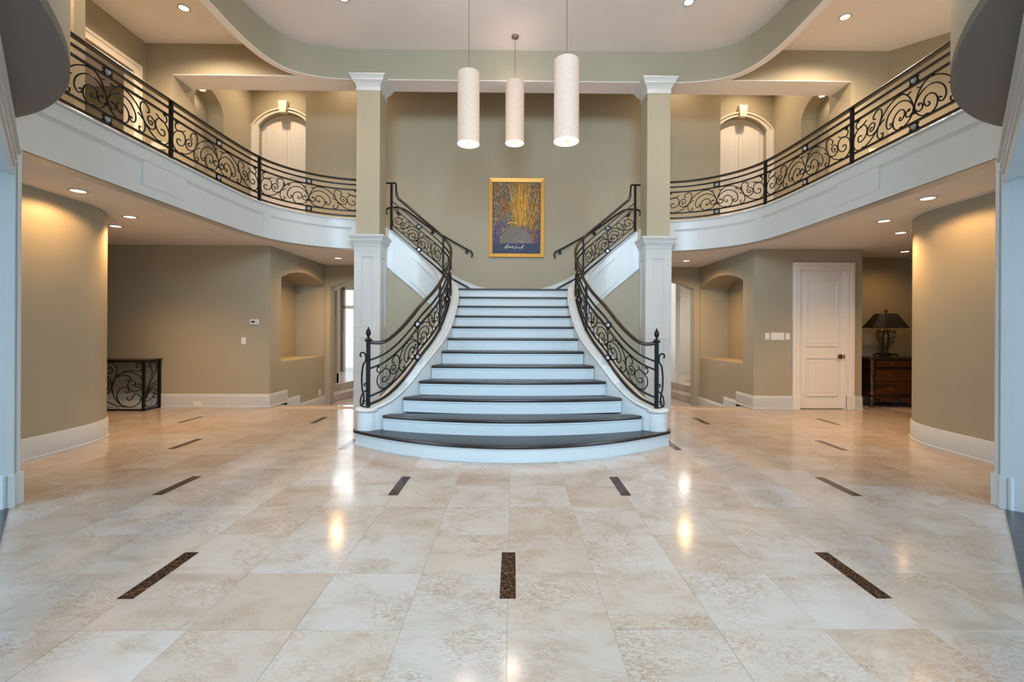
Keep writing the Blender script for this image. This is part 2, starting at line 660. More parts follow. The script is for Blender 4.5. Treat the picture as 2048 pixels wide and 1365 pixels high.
# ------------------------------------------------------------------ levels
R = 1.35 / 7.62                 # riser
ZC, ZB = 2.80, 3.19             # lower ceiling, balcony floor
ZCURB = 3.335
ZS, ZT, ZR = 5.71, 6.24, 6.98   # beam soffit, ceiling, rear ceiling
DW = 7.90                       # flanking walls
DB = 9.70                       # stair back wall
DA = 10.20                      # arch wall
TILE = 0.478
TX0, TD0 = -0.02, 2.53

# balcony plan line (right half): from the column towards the camera
BAL = [(2.40, 8.20), (2.74, 8.19), (3.10, 8.11), (3.42, 7.94), (3.72, 7.66), (3.90, 7.36), (3.985, 7.08), (4.03, 6.7), (4.05, 6.2), (4.055, 5.42), (4.05, 4.6), (4.04, 3.72), (4.03, 3.40)]
BALC = [(p.x, p.y) for p in catmull([(x, y, 0) for x, y in BAL], 5)]

# ------------------------------------------------------------------ floor with tiles
fl = MB()
fl.prism([(-9, -2.2), (9, -2.2), (9, 9.0), (4.20, 9.0), (4.20, 8.2), (-4.20, 8.2), (-4.20, 9.0), (-9, 9.0)], -0.08, -0.003)
floor = struct(fl.build('floor', 'grout'), 'polished beige travertine tile floor with dark marble strips', 'floor')


def proj(x, y, z):
    D = y
    return VPX + x / D * F, HOR - (z - HC) / D * F


tiles = []
for i in range(-14, 14):
    for j in range(-9, 15):
        x0, x1 = TX0 + i * TILE, TX0 + (i + 1) * TILE
        y0, y1 = TD0 + (j) * TILE, TD0 + (j + 1) * TILE
        xc, yc = (x0 + x1) / 2, (y0 + y1) / 2
        if y0 < -2.0 or y1 > (9.0 if abs(xc) > 4.20 else 8.25) or abs(xc) > 7.6:
            continue
        if abs(xc) - yc > 0.8:
            continue
        if abs(xc) > 5.6 and yc < 5.2:
            continue
        if abs(xc) < 0.9 and 5.6 < yc < 8.2:
            continue
        area = 0.0
        if y0 > 1.2:
            a, b = proj(x0, y0, 0), proj(x1, y1, 0)
            px, py = proj(xc, yc, 0)
            vis = -60 < px < 2110 and py < 1440
            hid = (abs(xc) < 1.75 and 5.1 < yc)
            area = (TILE / yc * F) * abs(a[1] - b[1]) * (1 if vis else 0) * (0.02 if hid else 1)
        tiles.append((area, x0, x1, y0, y1))
tiles.sort(reverse=True)
tmesh = MB().box(-TILE / 2 + 0.0008, TILE / 2 - 0.0008, -TILE / 2 + 0.0008, TILE / 2 - 0.0008, -0.012, 0.0)
t0 = tmesh.build('tile', 'trav', floor)
N_T = 295
rest = MB()
first = True
for k, (a, x0, x1, y0, y1) in enumerate(tiles):
    if k < N_T and a > 0:
        o = t0 if first else t0.copy()
        if not first:
            COL.objects.link(o)
        first = False
        o.location = ((x0 + x1) / 2, (y0 + y1) / 2, random.uniform(-0.0004, 0.0004))
    else:
        rest.box(x0 + 0.001, x1 - 0.001, y0 + 0.001, y1 - 0.001, -0.012, 0.0)
if rest.v:
    ro = rest.build('tile_field', 'trav', floor)
    ro['kind'] = 'stuff'
# dark marble strips
smesh = None
for j in range(-1, 4):
    yr = TD0 + j * 3 * TILE
    for i in range(-6, 7):
        xs = TX0 + (i * 4 + (2 if j % 2 else 0)) * TILE
        if abs(xs) > 5.2 or (abs(xs) < 1.6 and yr > 4.6) or (abs(xs) > 3.3 and yr < 3.0 and j >= 0) or yr < 1.0:
            continue
        if smesh is None:
            so = MB().box(-0.041, 0.041, -TILE / 2, TILE / 2, -0.008, 0.0012).build('marble_strip', 'marble', floor)
            smesh = so
        else:
            so = smesh.copy()
            COL.objects.link(so)
        so.location = (xs, yr, 0)

# lower hall floor, its steps and the garden room's raised floor
hf = MB().box(-4.4, 4.4, 8.9, 16.5, -0.42, -0.345).build('floor_hall', 'trav')
struct(hf, 'sunken polished stone hall floor beyond the staircase', 'floor')
for s in (-1, 1):
    st = thing('hall_step', 'stone step down to the sunken hall, %s' % ('beside the thermostat wall' if s < 0 else 'beside the wall with the white door'), 'step',
               (s * 3.3, 8.5, -0.17), kind='structure')
    MB().box(s * 2.2, s * 4.20, 8.2, 8.62, -0.345, -0.172).build('tread', 'trav', st, bevel=0.01)
    MB().box(s * 2.2, s * 4.20, 8.05, 8.22, -0.345, -0.002).build('riser', 'trav', st, bevel=0.006)
    gs = thing('garden_room_step', 'pale stone steps seen through the archway %s' % ('towards the glass doors' if s < 0 else 'below the bright cream wall'), 'step',
               (s * 4.5, 11.5, -0.345), kind='structure')
    MB().prism(mir(s, [(3.98, 11.8), (4.28, 10.42), (9, 10.42), (9, 16.4), (3.6, 16.4), (3.6, 13.2)]), -0.345, -0.172).build('tread', 'trav', gs, bevel=0.01)
    MB().prism(mir(s, [(4.30, 11.9), (4.6, 10.42), (9, 10.42), (9, 16.4), (3.9, 16.4), (3.9, 13.3)]), -0.172, 0.0).build('tread', 'trav', gs, bevel=0.01)
    MB().prism(mir(s, [(4.75, 12.4), (5.1, 10.9), (5.25, 10.9), (4.9, 12.4)]), 0.0, 0.002).build('marble_strip', 'marble', gs)
    MB().prism(mir(s, [(4.75, 12.4), (6.2, 12.75), (6.2, 12.9), (4.75, 12.55)]), 0.0, 0.002).build('marble_strip', 'marble', gs)

# ------------------------------------------------------------------ lower walls
for s in (-1, 1):
    sd = SIDE[s]
    # flanking wall
    if s < 0:
        o = MB().box(-9, -4.30, DW, DW + 0.15, 0, ZC).build('wall_flank_left', 'wall')
        struct(o, 'olive taupe wall with thermostat behind the iron console table', 'wall')
        bb = baseboard([(-9, DW, 0), (-4.20, DW, 0)])
        bb.name = 'baseboard_flank_left'
        struct(bb, 'white baseboard along the wall behind the iron console table', 'baseboard')
        MB().box(-9.15, -9, 3, 9, 0, ZC).build('wall_end_left', 'wall')
        struct(bpy.data.objects['wall_end_left'], 'end wall of the passage past the iron console table', 'wall')
    else:
        w = MB()
        w.holed([(4.30, 0), (6.10, 0), (6.10, ZC), (4.30, ZC)], [[(5.0, 0.001), (5.83, 0.001), (5.83, 2.44), (5.0, 2.44)]],
                lambda u, v, d: (u, DW + d, v), 0.12)
        o = w.build('wall_flank_right', 'wall')
        struct(o, 'olive taupe wall around the white two panel door', 'wall')
        MB().box(4.6, 5.98, DW + 0.35, DW + 0.4, 0, ZC).build('wall_closet_right', 'wall')
        struct(bpy.data.objects['wall_closet_right'], 'closet wall behind the white two panel door', 'wall')
        bb = MB()
        for a, b_ in ((4.20, 4.90), (5.95, 6.10)):
            bb.sweep([(a, DW, 0), (b_, DW, 0)], BASEB)
        bb.sweep([(6.10, DW, 0), (6.10, 8.75, 0)], BASEB)
        o = bb.build('baseboard_flank_right', 'white')
        struct(o, 'white baseboard either side of the white two panel door', 'baseboard')
        o = MB().box(6.0, 6.10, DW + 0.12, 8.75, 0, ZC).box(6.0, 9, 8.75, 8.9, 0, ZC).build('wall_alcove_right', 'wall')
        struct(o, 'shaded alcove wall behind the lamp and dresser', 'wall')
        bb = baseboard([(6.1, 8.75, 0), (9, 8.75, 0)])
        bb.name = 'baseboard_alcove_right'
        struct(bb, 'baseboard behind the carved dresser', 'baseboard')
        MB().box(9, 9.15, 3, 9, 0, ZC).build('wall_end_right', 'wall')
        struct(bpy.data.objects['wall_end_right'], 'end wall of the alcove beyond the dresser', 'wall')
    # hall side wall with arched niche
    XH = s * 4.20
    w = MB()
    niche = arch_loop(8.28, 10.16, 0.77, 2.30, 0.19)
    w.holed([(DW, -0.35), (DA, -0.35), (DA, ZC), (DW, ZC)], [niche], lambda u, v, d: (XH + s * d, u, v), 0.10)
    n = len(niche)
    vs_ = [(XH + s * 0.10, u, v) for u, v in niche] + [(XH + s * 0.62, u, v) for u, v in niche]
    w.add(vs_, [(i, (i + 1) % n, n + (i + 1) % n, n + i) for i in range(n)] + [tuple(range(n, 2 * n))])
    o = w.build('wall_hall_%s' % sd, 'wall')
    struct(o, 'hall side wall with an arched lit niche, next to the %s' % ('thermostat wall' if s < 0 else 'white door wall'), 'wall')
    bb = MB()
    segs = [(DW - 0.02, 8.50, 0.0), (8.50, 9.0, -0.172), (9.0, DA, -0.345)]
    for a, b_, z in segs:
        p = [(XH, a, z), (XH, b_, z)]
        bb.sweep(p, [(o_ * (1 if s < 0 else -1), h) for o_, h in BASEB])
    o = bb.build('baseboard_hall_%s' % sd, 'white')
    struct(o, 'white baseboard stepping down beside the %s niche' % ('thermostat side' if s < 0 else 'white door side'), 'baseboard')
    # arch wall
    w = MB()
    arch = arch_loop(2.55, 4.08, -0.349, 2.30, 0.20)
    w.holed([(1.2, -0.35), (4.20, -0.35), (4.20, ZC), (1.2, ZC)], [arch], lambda u, v, d: (s * u, DA + d, v), 0.22)
    o = w.build('wall_arch_%s' % sd, 'wall')
    struct(o, 'wall with a segmental archway to the bright room, %s' % ('glass door side' if s < 0 else 'cream wall side'), 'wall')

# garden room shell beyond the archways
g = MB()
g.box(-9.1, -9.0, DA + 0.22, 16.5, -0.4, 3.6).box(9.0, 9.1, DA + 0.22, 16.5, -0.4, 3.6)
g.box(-9, -5.62, 15.0, 15.15, -0.4, 3.6).box(-2.6, 1.6, 15.0, 15.15, -0.4, 3.6).box(5.6, 9, 15.0, 15.15, -0.4, 3.6)
g.box(-5.62, -2.6, 15.0, 15.15, 2.75, 3.6).box(1.6, 5.6, 15.0, 15.15, 2.75, 3.6)
g.box(-9, -6.1, DA + 0.2, DA + 0.3, -0.4, 3.6).box(6.1, 9, DA + 0.2, DA + 0.3, -0.4, 3.6)
o = g.build('wall_garden_room', 'cream')
struct(o, 'cream walls of the bright room beyond the archways', 'wall')
o = MB().box(-9, 9, DA + 0.22, 16.5, 3.3, 3.4).build('ceiling_garden_room', 'ceil')
struct(o, 'ceiling of the bright room beyond the archways', 'ceiling')
o = MB().box(-5.9, -4.47, 11.6, 11.72, 0, 2.35).box(-5.9, -4.47, 11.58, 11.74, 0, 0.24).build('wall_partition_left', 'wall')
struct(o, 'short partition seen through the archway beside the glass doors', 'wall')
o = MB().box(4.78, 5.9, 11.6, 11.72, 0, 2.35).box(4.78, 5.9, 11.58, 11.74, 0, 0.24).build('wall_partition_right', 'wall')
struct(o, 'short partition seen through the archway on the cream wall side', 'wall')
o = MB().box(4.3, 4.42, 12.0, 14.9, -0.345, 3.3).box(4.27, 4.45, 12.0, 14.9, -0.345, -0.12).build('wall_cream_right', 'cream')
struct(o, 'bright cream wall framed by the archway on the white door side', 'wall')
wi = thing('window_1', 'tall glass garden doors glimpsed through the archway near the thermostat', 'window', (-4.35, 15.05, -0.3), kind='structure')
f = MB()
for x in (-5.62, -5.25, -4.35, -3.45, -2.68):
    f.box(x, x + 0.08, 15.02, 15.12, -0.345, 2.75)
f.box(-5.62, -2.6, 15.02, 15.12, 2.05, 2.15).box(-5.62, -2.6, 15.02, 15.12, -0.345, -0.2).box(-5.62, -2.6, 15.02, 15.12, 2.67, 2.75)
f.build('window_frame', 'cream', wi)
for x, xw in ((-5.54, 0.29), (-5.17, 0.82), (-4.27, 0.82), (-3.37, 0.69)):
    MB().box(x, x + xw, 15.06, 15.07, -0.2, 2.05).build('pane', 'glass', wi)
    MB().box(x, x + xw, 15.06, 15.07, 2.15, 2.67).build('pane', 'glass', wi)
wi2 = thing('window_2', 'tall garden window beyond the archway on the white door side', 'window', (3.6, 15.05, 0), kind='structure')
f = MB()
for x in (1.6, 2.6, 3.6, 4.6, 5.52):
    f.box(x, x + 0.08, 15.02, 15.12, -0.345, 2.75)
f.build('window_frame', 'cream', wi2)
for x in (1.68, 2.68, 3.68, 4.68):
    MB().box(x, x + 0.9, 15.06, 15.07, -0.345, 2.75).build('pane', 'glass', wi2)
cu = MB()
for i in range(2):
    cu.lathe(-5.58 + i * 0.05, 14.82, [(0.03, -0.02), (0.032, 0.9), (0.03, 2.7)], 10)
o = cu.build('curtain', 'curtain', smooth=True)
tag(o, 'brown gathered curtain beside the glass garden doors', 'curtain')

# rounded lower walls near the camera
for s in (-1, 1):
    path = [(s * 3.83, 3.56), (s * 4.93, 3.56), (s * 4.93, 4.2), (s * 4.93, 5.2)]
    arc = [(s * (5.93 - math.cos(a)), 5.2 + math.sin(a)) for a in [PI / 2 * i / 14 for i in range(1, 15)]]
    path += arc + [(s * 9, 6.2)]
    pp = [(x, y, 0) for x, y in path[1:]]
    k = -1 if s < 0 else 1      # room side
    o = MB().sweep(pp, [(0, 0), (0, ZC), (k * 0.12, ZC), (k * 0.12, 0)]).build('wall_curved_%s' % SIDE[s], 'wall', smooth=True)
    struct(o, 'rounded olive taupe wall corner lit from above, in front of the %s' % ('iron console table' if s < 0 else 'dresser alcove'), 'wall')
    bb = MB().sweep(pp, [(-k * o_, h) for o_, h in BASEB]).build('baseboard_curved_%s' % SIDE[s], 'white', smooth=True)
    struct(bb, 'curved white baseboard at the foot of the rounded wall by the %s' % ('console table' if s < 0 else 'dresser'), 'baseboard')

# angled cased openings nearest the camera
E2 = 0.70710678
for s in (-1, 1):
    sd = SIDE[s]
    P0 = Vector((s * 3.792, 3.47))
    e = Vector((-s * E2, -E2))
    nn = Vector((-s * E2, E2))        # towards the foyer

    def dg(u, v, d, P0=P0, e=e, nn=nn):
        q = P0 + e * u - nn * d
        return (q.x, q.y, v)
    w = MB().holed([(0, 0), (3.25, 0), (3.25, ZC), (0, ZC)], [[(0.035, 0.001), (3.17, 0.001), (3.17, 2.52), (0.035, 2.52)]], dg, 0.34)
    o = w.build('wall_angled_%s' % sd, 'white')
    struct(o, 'angled wall with a cased opening at the photo\'s %s edge' % sd, 'wall')
    c = thing('trim_%d' % (1 if s < 0 else 2), 'white fluted door casing at the photo\'s %s edge' % sd, 'trim', (P0.x, P0.y, 0), kind='structure')

    def slab(u0, u1, z0, z1, d0, d1):
        a = [dg(u0, 0, d0), dg(u1, 0, d0), dg(u1, 0, d1), dg(u0, 0, d1)]
        return MB().prism([p[:2] for p in a], z0, z1)
    m1 = MB()
    x0, y0 = P0.x, P0.y
    # pier return with flutes, seen face on
    m1.prism([(x0, y0 - 0.05), (x0, y0 + 0.075), (x0 + s * 0.2, y0 + 0.1), (x0 + s * 0.2, y0 - 0.05)], 0.0, 2.72)
    for q in range(3):
        yy = y0 - 0.035 + q * 0.037
        m1.box(x0 - s * 0.008, x0 + s * 0.02, yy, yy + 0.016, 0.25, 2.62)
    m1.build('casing', 'white', c)
    MB().prism([(x0 - s * 0.016, y0 - 0.06), (x0 - s * 0.016, y0 + 0.088), (x0 + s * 0.1, y0 + 0.1), (x0 + s * 0.1, y0 - 0.06)], 0.0, 0.25).build('plinth_block', 'white', c, bevel=0.004)
    slab(0.0, 0.045, 0.0, 0.25, -0.03, 0.01).build('plinth_block', 'white', c, bevel=0.004)
    h = MB()
    for z0, z1, d in ((2.50, 2.58, -0.012), (2.58, 2.63, -0.022), (2.63, 2.68, -0.032), (2.68, 2.72, -0.05)):
        b = slab(-0.02, 3.25, z0, z1, d, 0.02)
        h.add(b.v, b.f)
    for u0, d in ((0.0, -0.02), (0.013, -0.012), (0.025, -0.022)):
        b = slab(u0, u0 + 0.012, 0, 2.55, d, 0.01)
        h.add(b.v, b.f)
    h.build('head_casing', 'white', c)
    # side room beyond
    pA, pB = dg(0.0, 0, 0.001), dg(3.25, 0, 0.001)
    o = MB().prism([pA[:2], pB[:2], (s * 1.6, -2.2), (s * 7.5, -2.2), (s * 7.5, 3.4)], -0.002, 0.004).build('floor_side_%s' % sd, 'sidewood')
    struct(o, 'dark wood floor of the side room at the photo\'s %s edge' % sd, 'floor')
    m = MB()
    m.box(s * 7.5, s * 7.6, -2.2, 3.5, 0, ZC)
    m.box(s * 3.98, s * 7.5, 3.44, 3.54, 0, ZC)
    m.box(s * 1.6, s * 4.6, -2.3, -2.2, 0, ZC).box(s * 6.9, s * 7.5, -2.3, -2.2, 0, ZC)
    m.box(s * 4.6, s * 6.9, -2.3, -2.2, 0, 0.5).box(s * 4.6, s * 6.9, -2.3, -2.2, 2.4, ZC)
    o = m.build('wall_side_room_%s' % sd, 'white')
    struct(o, 'pale wall of the side room past the photo\'s %s edge' % sd, 'wall')
    o = MB().prism([pA[:2], pB[:2], (s * 1.6, -2.2), (s * 7.5, -2.2), (s * 7.5, 3.5)], ZC, ZC + 0.08).build('ceiling_side_%s' % sd, 'ceil')
    struct(o, 'ceiling of the side room at the photo\'s %s edge' % sd, 'ceiling')

# ------------------------------------------------------------------ front wall behind the camera
m = MB()
m.box(-1.6, -1.3, -2.2, -2.0, 0, ZT).box(1.3, 1.6, -2.2, -2.0, 0, ZT).box(-1.3, 1.3, -2.2, -2.0, 5.3, ZT)
o = m.build('wall_front', 'wall')
struct(o, 'entry wall around the tall front window', 'wall')
wi3 = thing('window_3', 'tall entry window and glazed doors lighting the foyer', 'window', (0, -2.1, 0), kind='structure')
f = MB()
for x in (-1.3, -0.45, 0.40, 1.22):
    f.box(x, x + 0.08, -2.14, -2.04, 0, 5.3)
for z in (0.0, 2.5, 3.9, 5.22):
    f.box(-1.3, 1.3, -2.14, -2.04, z, z + 0.08)
f.build('window_frame', 'white', wi3)
for x in (-1.22, -0.37, 0.48):
    for z0, z1 in ((0.08, 2.5), (2.58, 3.9), (3.98, 5.22)):
        MB().box(x, x + 0.76, -2.1, -2.09, z0, z1).build('pane', 'glass', wi3)

# rounded upper bay walls over the angled openings
for s in (-1, 1):
    k = -1 if s < 0 else 1
    bay = catmull(mir(s, [(1.55, -2.0, 0), (1.62, 0.4, 0), (1.88, 1.5, 0), (2.08, 1.99, 0), (2.36, 2.42, 0), (2.70, 2.776, 0), (3.14, 3.06, 0), (3.60, 3.22, 0), (4.10, 3.32, 0), (6.3, 3.40, 0)]), 6)
    pp = [(p.x, p.y, ZC + 0.005) for p in bay]
    o = MB().sweep(pp, [(0, 0), (0, ZT - ZC), (k * 0.12, ZT - ZC), (k * 0.12, 0)]).build('wall_bay_%s' % SIDE[s], 'wall', smooth=True)
    struct(o, 'rounded upper wall bulging in at the photo\'s top %s corner' % SIDE[s], 'wall')
    poly = [(p.x, p.y) for p in bay] + [(s * 6.3, -2.0)]
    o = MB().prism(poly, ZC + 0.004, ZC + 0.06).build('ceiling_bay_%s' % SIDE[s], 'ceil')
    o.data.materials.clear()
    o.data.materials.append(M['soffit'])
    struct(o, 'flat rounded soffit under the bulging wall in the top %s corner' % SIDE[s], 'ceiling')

# ------------------------------------------------------------------ balcony slabs, fascias
for s in (-1, 1):
    sd = SIDE[s]
    inner = [(s * x, y) for x, y in BALC]
    poly = [(s * 2.25, 8.2)] + inner + [(s * 9, 3.40), (s * 9, DA), (s * 2.25, DA)]
    o = MB().prism(poly, ZC, ZC + 0.06).build('ceiling_lower_%s' % sd, 'ceil')
    struct(o, 'pale ceiling under the balcony over the %s' % ('console table passage' if s < 0 else 'white door and dresser'), 'ceiling')
    o = MB().prism(poly, ZC + 0.08, ZB).build('floor_balcony_%s' % sd, 'bounce_floor')
    struct(o, 'balcony floor on the %s side' % ('console table' if s < 0 else 'white door'), 'floor')
    fa = thing('trim_%d' % (3 if s < 0 else 4), 'white panelled curved balcony fascia above the %s' % ('iron console table' if s < 0 else 'white two panel door'), 'fascia',
               (s * 4.0, 6.0, ZC), kind='structure')
    k = 1 if s < 0 else -1           # void side lies left/right of the walking direction
    pth = [(x, y, 0) for x, y in inner]
    kk = -1 if s < 0 else 1
    # walking from column to camera: for s=+1 the void is on the right
    v = 1 if s > 0 else -1

    def prof(o0, o1, z0, z1):
        return [(o0 * v, z0), (o1 * v, z0), (o1 * v, z1), (o0 * v, z1)]
    MB().sweep(pth, prof(-0.10, 0.05, ZC - 0.005, ZCURB - 0.03)).build('fascia_board', 'white', fa, smooth=True)
    MB().sweep(pth, [(-0.12 * v, ZCURB - 0.03), (0.085 * v, ZCURB - 0.03), (0.09 * v, ZCURB - 0.015), (0.075 * v, ZCURB), (-0.12 * v, ZCURB)]).build('curb_cap', 'white', fa, smooth=True)
    MB().sweep(pth, prof(0.04, 0.07, 3.17, ZCURB - 0.03)).build('top_rail', 'white', fa, smooth=True)
    MB().sweep(pth, prof(0.04, 0.07, ZC - 0.005, 2.905)).build('bottom_rail', 'white', fa, smooth=True)
    MB().sweep(pth, [(0.05 * v, 3.135), (0.066 * v, 3.17), (0.05 * v, 3.17)]).build('panel_moulding', 'white', fa, smooth=True)
    for (a, b_) in ((0, 7), (26, 29), (44, 48), (57, 60)):
        seg = pth[a:b_ + 1]
        if len(seg) > 1:
            MB().sweep(seg, prof(0.04, 0.07, 2.90, 3.175)).build('stile', 'white', fa, smooth=True)

# ------------------------------------------------------------------ dropped beam, ceilings
RING = [(0.0, 7.93), (1.5, 7.93), (2.67, 7.93), (3.1, 7.905), (3.5, 7.81), (3.78, 7.62), (3.94, 7.32), (4.02, 6.95), (4.05, 6.5), (4.05, 5.5), (4.05, 4.0), (4.05, 3.2)]
RC = [(p.x, p.y) for p in catmull([(x, y, 0) for x, y in RING], 5)]
full = [(-x, y, ZS) for x, y in RC[::-1]] + [(x, y, ZS) for x, y in RC[1:]]
o = MB().sweep(full, [(0, 0), (0, ZT - ZS), (-0.11, ZT - ZS), (-0.11, 0)]).build('trim_5', 'wall', smooth=True)
struct(o, 'curved dropped beam face sweeping round the high ceiling', 'beam')
# thin pale soffit under it
o = MB().sweep(full, [(0.004, -0.012), (0.004, 0), (-0.114, 0), (-0.114, -0.012)]).build('trim_6', 'ceil', smooth=True)
struct(o, 'pale soffit strip under the curved dropped beam', 'beam')
o = MB().box(-5.84, 5.84, 7.98, 8.31, ZS + 0.002, ZR).box(-5.84, -3.5, 7.84, 7.98, ZS + 0.002, ZT).box(3.5, 5.84, 7.84, 7.98, ZS + 0.002, ZT).build('trim_7', 'wall')
struct(o, 'straight header beam carried by the two columns', 'beam')
o = MB().box(-5.84, 5.84, 7.95, 8.312, ZS - 0.011, ZS + 0.0015).box(-5.84, -3.5, 7.838, 7.95, ZS - 0.011, ZS + 0.0015).box(3.5, 5.84, 7.838, 7.95, ZS - 0.011, ZS + 0.0015).build('trim_8', 'ceil')
struct(o, 'pale underside of the header beam between the columns', 'beam')
o = MB().box(-9.5, 9.5, -2.3, 8.0, ZT, ZT + 0.1).build('ceiling', 'ceil')
struct(o, 'high pale ceiling over foyer and balconies', 'ceiling')
o = MB().box(-9.5, 9.5, 8.3, 10.6, ZR, ZR + 0.1).build('ceiling_rear', 'ceil')
struct(o, 'ceiling over the stair landing behind the header beam', 'ceiling')

# ------------------------------------------------------------------ upper walls
o = MB().box(-4.42, 4.42, DB, DB + 0.12, ZB, ZR).box(-2.25, 2.25, DB, DB + 0.12, -0.4, ZB).build('wall_back', 'wall')
struct(o, 'tall back wall behind the stair landing carrying the painting', 'wall')
for s in (-1, 1):
    sd = SIDE[s]
    o = MB().box(s * 4.30, s * 4.42, DB + 0.12, DA + 0.1, ZB, ZR).build('wall_return_%s' % sd, 'wall')
    struct(o, 'short wall return beside the %s upper arched door' % sd, 'wall')
    # niche wall upstairs
    XU = s * 5.84
    w = MB()
    nl = arch_loop(8.38, 9.20, ZB + 0.02, 5.66, 0.30)
    w.holed([(8.31, ZB), (DA, ZB), (DA, ZR), (8.31, ZR)], [nl], lambda u, v, d: (XU + s * d, u, v), 0.05)
    n = len(nl)
    w.add([(XU + s * 0.05, u, v) for u, v in nl] + [(XU + s * 0.30, u, v) for u, v in nl],
          [(i, (i + 1) % n, n + (i + 1) % n, n + i) for i in range(n)] + [tuple(range(n, 2 * n))])
    o = w.build('wall_niche_upper_%s' % sd, 'wall')
    struct(o, 'upper side wall with tall arched niche, %s balcony' % sd, 'wall')
    # front flank of the opening
    xo = 6.30 if s < 0 else 6.50
    o = MB().box(s * 5.84, s * xo, 7.84, 8.31, ZB, ZT).build('wall_upper_flank_%s' % sd, 'wall')
    struct(o, 'upper wall pier between header opening and %s' % ('the balcony doorway' if s < 0 else 'the angled balcony wall'), 'wall')
    # wall holding the arched double door
    w = MB()
    XD, hw = s * 5.12, 0.565
    al = arch_loop(XD - hw, XD + hw, ZB + 0.001, 5.90, 0.30)
    w.holed([(s * 4.30, ZB), (s * 5.95, ZB), (s * 5.95, ZR), (s * 4.30, ZR)], [al], lambda u, v, d: (u, DA + d, v), 0.14)
    o = w.build('wall_door_upper_%s' % sd, 'wall')
    struct(o, 'upper wall around the arched double door, %s balcony' % sd, 'wall')
    d = thing('door_%d' % (1 if s < 0 else 2), 'cream arched double door with keystone on the balcony %s' % ('over the thermostat wall' if s < 0 else 'over the white door side'),
              'door', (XD, DA, ZB), kind='structure')
    # casing arch swept around the opening
    def archline(hw_, z0, zs, rise, n=20):
        lp = arch_loop(-hw_, hw_, z0, zs, rise, n)
        return [lp[1]] + lp[2:] + [lp[0]]
    c = MB()
    lay = [(0.0, 0.10, 0.03), (0.10, 0.15, 0.055)]
    for o0, o1, dep in lay:
        A = archline(hw + o0, ZB, 5.90, 0.30 + o0 * 0.55)
        B = archline(hw + o1, ZB, 5.90, 0.30 + o1 * 0.55)
        n = len(A)
        vs_ = [(XD + u, DA - dep, v) for u, v in A] + [(XD + u, DA - dep, v) for u, v in B] + [(XD + u, DA, v) for u, v in A] + [(XD + u, DA, v) for u, v in B]
        fs = []
        for i in range(n - 1):
            fs += [(i, i + 1, n + i + 1, n + i), (2 * n + i, 2 * n + i + 1, i + 1, i), (n + i, n + i + 1, 3 * n + i + 1, 3 * n + i)]
        c.add(vs_, fs)
    c.build('casing', 'cream', d)
    ztop = 5.90 + 0.30
    ks = MB()
    ks.add([(XD - 0.07, DA - 0.10, ztop - 0.04), (XD + 0.07, DA - 0.10, ztop - 0.04), (XD + 0.10, DA - 0.10, ztop + 0.22), (XD - 0.10, DA - 0.10, ztop + 0.22),
            (XD - 0.07, DA, ztop - 0.04), (XD + 0.07, DA, ztop - 0.04), (XD + 0.10, DA, ztop + 0.22), (XD - 0.10, DA, ztop + 0.22)],
           [(0, 1, 2, 3), (0, 4, 5, 1), (1, 5, 6, 2), (2, 6, 7, 3), (3, 7, 4, 0), (4, 7, 6, 5)])
    ks.build('keystone', 'cream', d, bevel=0.006)
    # two leaves with raised arched panels
    def arc_z(u, hw_=hw, zs=5.90, rise=0.30):
        Rr = (hw_ * hw_ + rise * rise) / (2 * rise)
        return zs + rise - Rr + math.sqrt(max(0, Rr * Rr - u * u))
    for q in (-1, 1):
        us = [q * (0.004 + (hw - 0.006) * i / 10) for i in range(11)]
        leaf = [(XD + us[0], ZB + 0.01)] + [(XD + u, arc_z(u) - 0.004) for u in us] + [(XD + us[-1], ZB + 0.01)]
        lf = MB().holed(leaf, [], lambda u, v, dd: (u, DA + 0.12 + dd, v), 0.04).build('door_leaf', 'cream', d)
        ups = [q * (0.09 + (hw - 0.20) * i / 8) for i in range(9)]
        for z0, top in ((ZB + 1.60, None), (ZB + 0.25, ZB + 1.28)):
            pan = [(XD + ups[0], z0)] + [(XD + u, (arc_z(u) - 0.13) if top is None else top) for u in ups] + [(XD + ups[-1], z0)]
            MB().holed(pan, [], lambda u, v, dd: (u, DA + 0.10 + dd, v), 0.03).build('raised_panel', 'cream', lf, bevel=0.012)
            MB().tube([(u, DA + 0.115, v_) for u, v_ in pan], 0.016, 6, closed=True).build('panel_moulding', 'cream', lf)
        MB().lathe(XD + q * 0.05, 0, [(0, 0.0), (0.026, 0.004), (0.03, 0.02), (0.02, 0.045), (0, 0.05)], 14).build('knob', 'brass', lf, smooth=True)
        kb = bpy.data.objects[lf.children[-1].name] if lf.children else None
    for ch in list(d.children):
        for g2 in list(ch.children):
            if g2.name.startswith('knob'):
                me = g2.data
                for vtx in me.vertices:
                    x, y, z = vtx.co
                    vtx.co = (x, DA + 0.12 - z, ZB + 1.44 + y)

